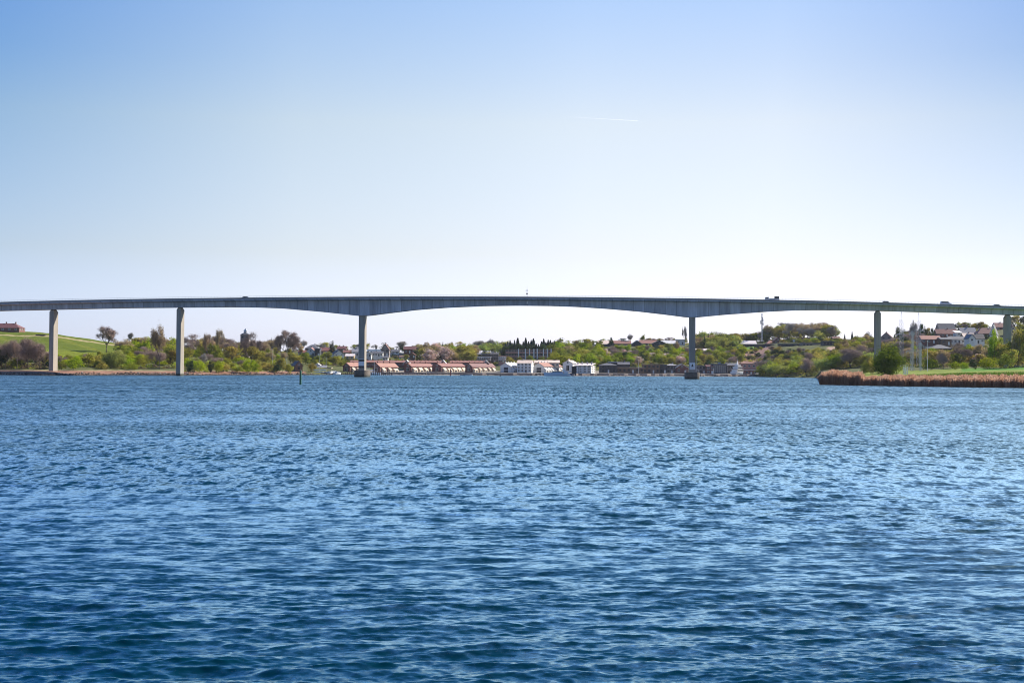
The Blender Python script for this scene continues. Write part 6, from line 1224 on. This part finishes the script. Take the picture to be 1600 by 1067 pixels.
    wood([('pale', 'bush', 5, 'pale willow like'), ('green', 'bush', 3, None), ('olive', 'bush', 4, None), ('bright', 'bush', 1, None), ('x', 'thicket', 1, None)], 1186, 1372, 568, 586, 96, 11, 16, 'in the waterside wood left of the reeds', 'in the waterside wood', 23, prof=lambda u: (np.interp(u, [1186, 1240, 1300, 1372], [583, 574, 562, 560]), np.interp(u, [1186, 1278, 1372], [588.3, 588, 580])), Dmin=790)
    T('bright', 'bush', 1203, 584, ytop=563, wpx=18, label='bright yellow green bush at the left end of the waterside wood', big=True)
    T('bright', 'tree', 1246, 577, ytop=553, wpx=13, label='tall yellow green tree in the middle of the waterside wood', big=True)
    T('blossom', 'bush', 1356, 565, ytop=547.5, wpx=22, label='pale blossoming bush left of the second pier from the right', big=True, D=860)
    T('needle', 'conifer', 1320, 536, ytop=521.5, wpx=6.5, label='small dark conifer, left one of two beside the skyline houses', big=True, D=1060)
    T('needle', 'conifer', 1331.5, 536, ytop=517, wpx=7.5, label='taller dark conifer, right one of two beside the skyline houses', big=True, D=1060)
    T('dark', 'tree', 1357, 532, ytop=517.5, wpx=17, label='broad dark pine left of the second pier from the right', big=True, D=1080, name='pine')
    wood([('olive', 'tree', 2, None), ('green', 'tree', 2, None), ('rust', 'tree', 1, None), ('dark', 'bush', 2, None)], 1308, 1372, 538, 556, 44, 6, 9, 'among the houses left of the second pier from the right', 'left of the second pier from the right', 24)
    # ---- right bank, near
    for u, tp, k_, lb in ((1364, 558, 'olive', 'olive bush hiding the left foot of the second pier from the right'), (1374, 556, 'green', 'green bush hiding the foot of the second pier from the right'), (1352, 563, 'green', 'green bush behind the notch in the reeds')):
        T(k_, 'bush', u, 585, ytop=tp, wpx=22, label=lb, big=True, D=575)
    T('bright', 'tree', 1562, 575, ytop=524, wpx=20, label='yellow green tree at the left side of the rightmost pier', big=True, D=596)
    T('olive', 'tree', 1572, 575, ytop=530, wpx=24, label='olive tree in front of the rightmost pier', big=True, D=600)
    T('green', 'bush', 1571, 576, ytop=552, wpx=30, label='green bush low in front of the rightmost pier foot', big=True, D=570)
    T('green', 'tree', 1568, 575, ytop=536, wpx=24, label='green tree directly in front of the rightmost pier', big=True, D=585)
    T('olive', 'tree', 1580, 575, ytop=541, wpx=24, label='low olive tree at the right side of the rightmost pier foot', big=True, D=580)
    T('hawthorn', 'bigbush', 1388.5, 588.5, ytop=538.5, wpx=62, label='very large round dark green bush behind the reeds', big=True, D=452, name='large_bush')
    T('bright', 'bush', 1399, 560, ytop=540.5, wpx=30, D=458, label='yellow green top growth of the very large round bush') if 0 else None
    T('bright', 'bush', 1455, 579, ytop=559.5, wpx=38, label='rounded yellow green bush on the meadow right of the lattice pylon', big=True)
    T('bright', 'bush', 1493, 578, ytop=562.5, wpx=20, label='small bright bush in the meadow hedge below the brown tree', big=True)
    T('bright', 'bush', 1507, 578, ytop=563.5, wpx=18, label='second small bright bush in the meadow hedge', big=True)
    T('dark', 'bush', 1520.5, 578, ytop=558.5, wpx=16, label='dark green bush in the meadow hedge', big=True)
    T('bright', 'bush', 1543, 577.5, ytop=554.5, wpx=34, label='large bright yellow green bush in the meadow hedge under the blossom', big=True)
    T('x', 'thicket', 1474, 578, ytop=553, wpx=24, label='brown shrub between the rounded bush and the small bright bushes', big=True)
    T('x', 'bare', 1503, 574, ytop=536, wpx=34, label='wide brown budding tree behind the meadow hedge', big=True)
    T('blossom', 'tree', 1531, 573, ytop=549, wpx=24, label='pink blossoming tree behind the large bright bush', big=True)
    T('rust', 'tree', 1530, 569, ytop=532, wpx=22, label='olive budding tree below the black roofed house', big=True)
    T('bright', 'tree', 1552, 573, ytop=513, wpx=20, label='tall yellow green tree in front of the maroon hipped roof', big=True, D=592)
    T('olive', 'tree', 1563, 573, ytop=531, wpx=26, label='olive tree in front of the rightmost pier foot', big=True, D=592)
    T('green', 'tree', 1577, 573, ytop=528, wpx=20, label='green tree hiding the foot of the rightmost pier', big=True, D=592)
    T('olive', 'tree', 1592, 574, ytop=501, wpx=24, label='tall olive tree right of the rightmost pier', big=True, D=592)
    T('rust', 'budding', 1585, 574, ytop=520, wpx=18, label='budding tree between the rightmost pier and the tall olive tree', big=True, D=592)
    T('green', 'tree', 1606, 575, ytop=500, wpx=24, label='tall green tree cut by the right edge', big=True, D=592)
    T('dark', 'tree', 1583, 540, ytop=503, wpx=10, label='dark pine on the skyline right of the rightmost pier', big=True, D=1010, name='pine')
    for k, u in enumerate((1625, 1645, 1668, 1690)): T(('olive', 'green', 'bright', 'olive')[k], 'tree', u, 575, ytop=510, wpx=26, D=600, label=('olive', 'mid green', 'bright green', 'tall olive')[k] + ' tree beyond the right edge, number %d outward' % 1 if 0 else ('first', 'second', 'third', 'last')[k] + ' tree of the row beyond the right edge', group='trees beyond the right edge')
    wood([('x', 'bare', 3, None), ('x', 'thicket', 3, None), ('dark', 'tree', 1, None), ('olive', 'tree', 1, None)], 1377, 1428, 552, 566, 34, 11, 15, 'in the brown wood behind the large dark bush', 'behind the large dark bush', 25)
    T('dark', 'tree', 1404, 553, ytop=506.5, wpx=16, label='tall dark pine behind the left tall lattice mast', big=True, name='pine')
    T('grey', 'bare', 1428, 550, ytop=501, wpx=16, label='grey leafless tree between the two tall lattice masts', big=True)
    T('dark', 'tree', 1441, 548, ytop=502.5, wpx=15, label='dark green tree right of the right tall lattice mast', big=True, D=960)
    T('olive', 'tree', 1450, 546, ytop=507, wpx=13, label='olive tree right of the dark green one above the orange roof', big=True, D=960)
    T('dark', 'tree', 1456, 545, ytop=510, wpx=10, label='small dark tree left of the tall slate roof', big=True, D=960)
    wood([('dark', 'tree', 3, None), ('green', 'tree', 2, None), ('x', 'bare', 2, None)], 1410, 1440, 534, 548, 18, 8, 11, 'in the dark wood left of the orange roof', 'left of the orange roof', 26)
    wood([('olive', 'tree', 2, None), ('green', 'tree', 2, None), ('x', 'bare', 1, None), ('grey', 'bare', 1, None)], 1490, 1545, 517, 519, 18, 6, 9, 'on the skyline behind the right hillside houses', 'behind the right hillside houses', 27, Dmin=1040)
    wood([('dark', 'bush', 1, None), ('green', 'bush', 2, None), ('olive', 'bush', 2, None)], 1455, 1560, 527, 552, 52, 5, 7, 'in the gardens of the right hillside houses', 'in the right hillside gardens', 28)
    wood([('olive', 'tree', 3, None), ('rust', 'tree', 2, None), ('green', 'tree', 2, None), ('x', 'thicket', 1, None), ('bright', 'tree', 2, None)], 1412, 1612, 563, 575, 80, 7, 10, 'in the belt of trees behind the meadow', 'behind the meadow', 29)
    wood([('olive', 'tree', 1, None), ('green', 'tree', 2, None), ('dark', 'tree', 1, None)], 1585, 1612, 510, 545, 12, 9, 13, 'on the slope at the right edge behind the tall olive tree', 'on the slope at the right edge', 30)
# ---------------------------------------------------------------- build everything
build_water(); B, inv = build_bridge(); build_land(); build_quay(); scatter_rocks(); build_reeds()
build_town(); build_harbour(); build_masts(); build_plants(); build_undergrowth(); build_traffic(B, inv)

# ---------------------------------------------------------------- haze: the air over the sound
def build_haze(dens):
    m_ = MB(); m_.box(-3300, 3300, -60, 3000, -9, 75); hz = bpy.data.materials.new('haze_air'); hz.use_nodes = True; t = hz.node_tree; t.nodes.clear()
    pv = t.nodes.new('ShaderNodeVolumePrincipled'); pv.inputs['Color'].default_value = (0.80, 0.88, 1.0, 1); pv.inputs['Density'].default_value = dens; pv.inputs['Anisotropy'].default_value = 0.3
    o_ = t.nodes.new('ShaderNodeOutputMaterial'); t.links.new(pv.outputs[0], o_.inputs['Volume']); tag(m_.build('haze', hz), kind='stuff')
build_haze(0.000028)
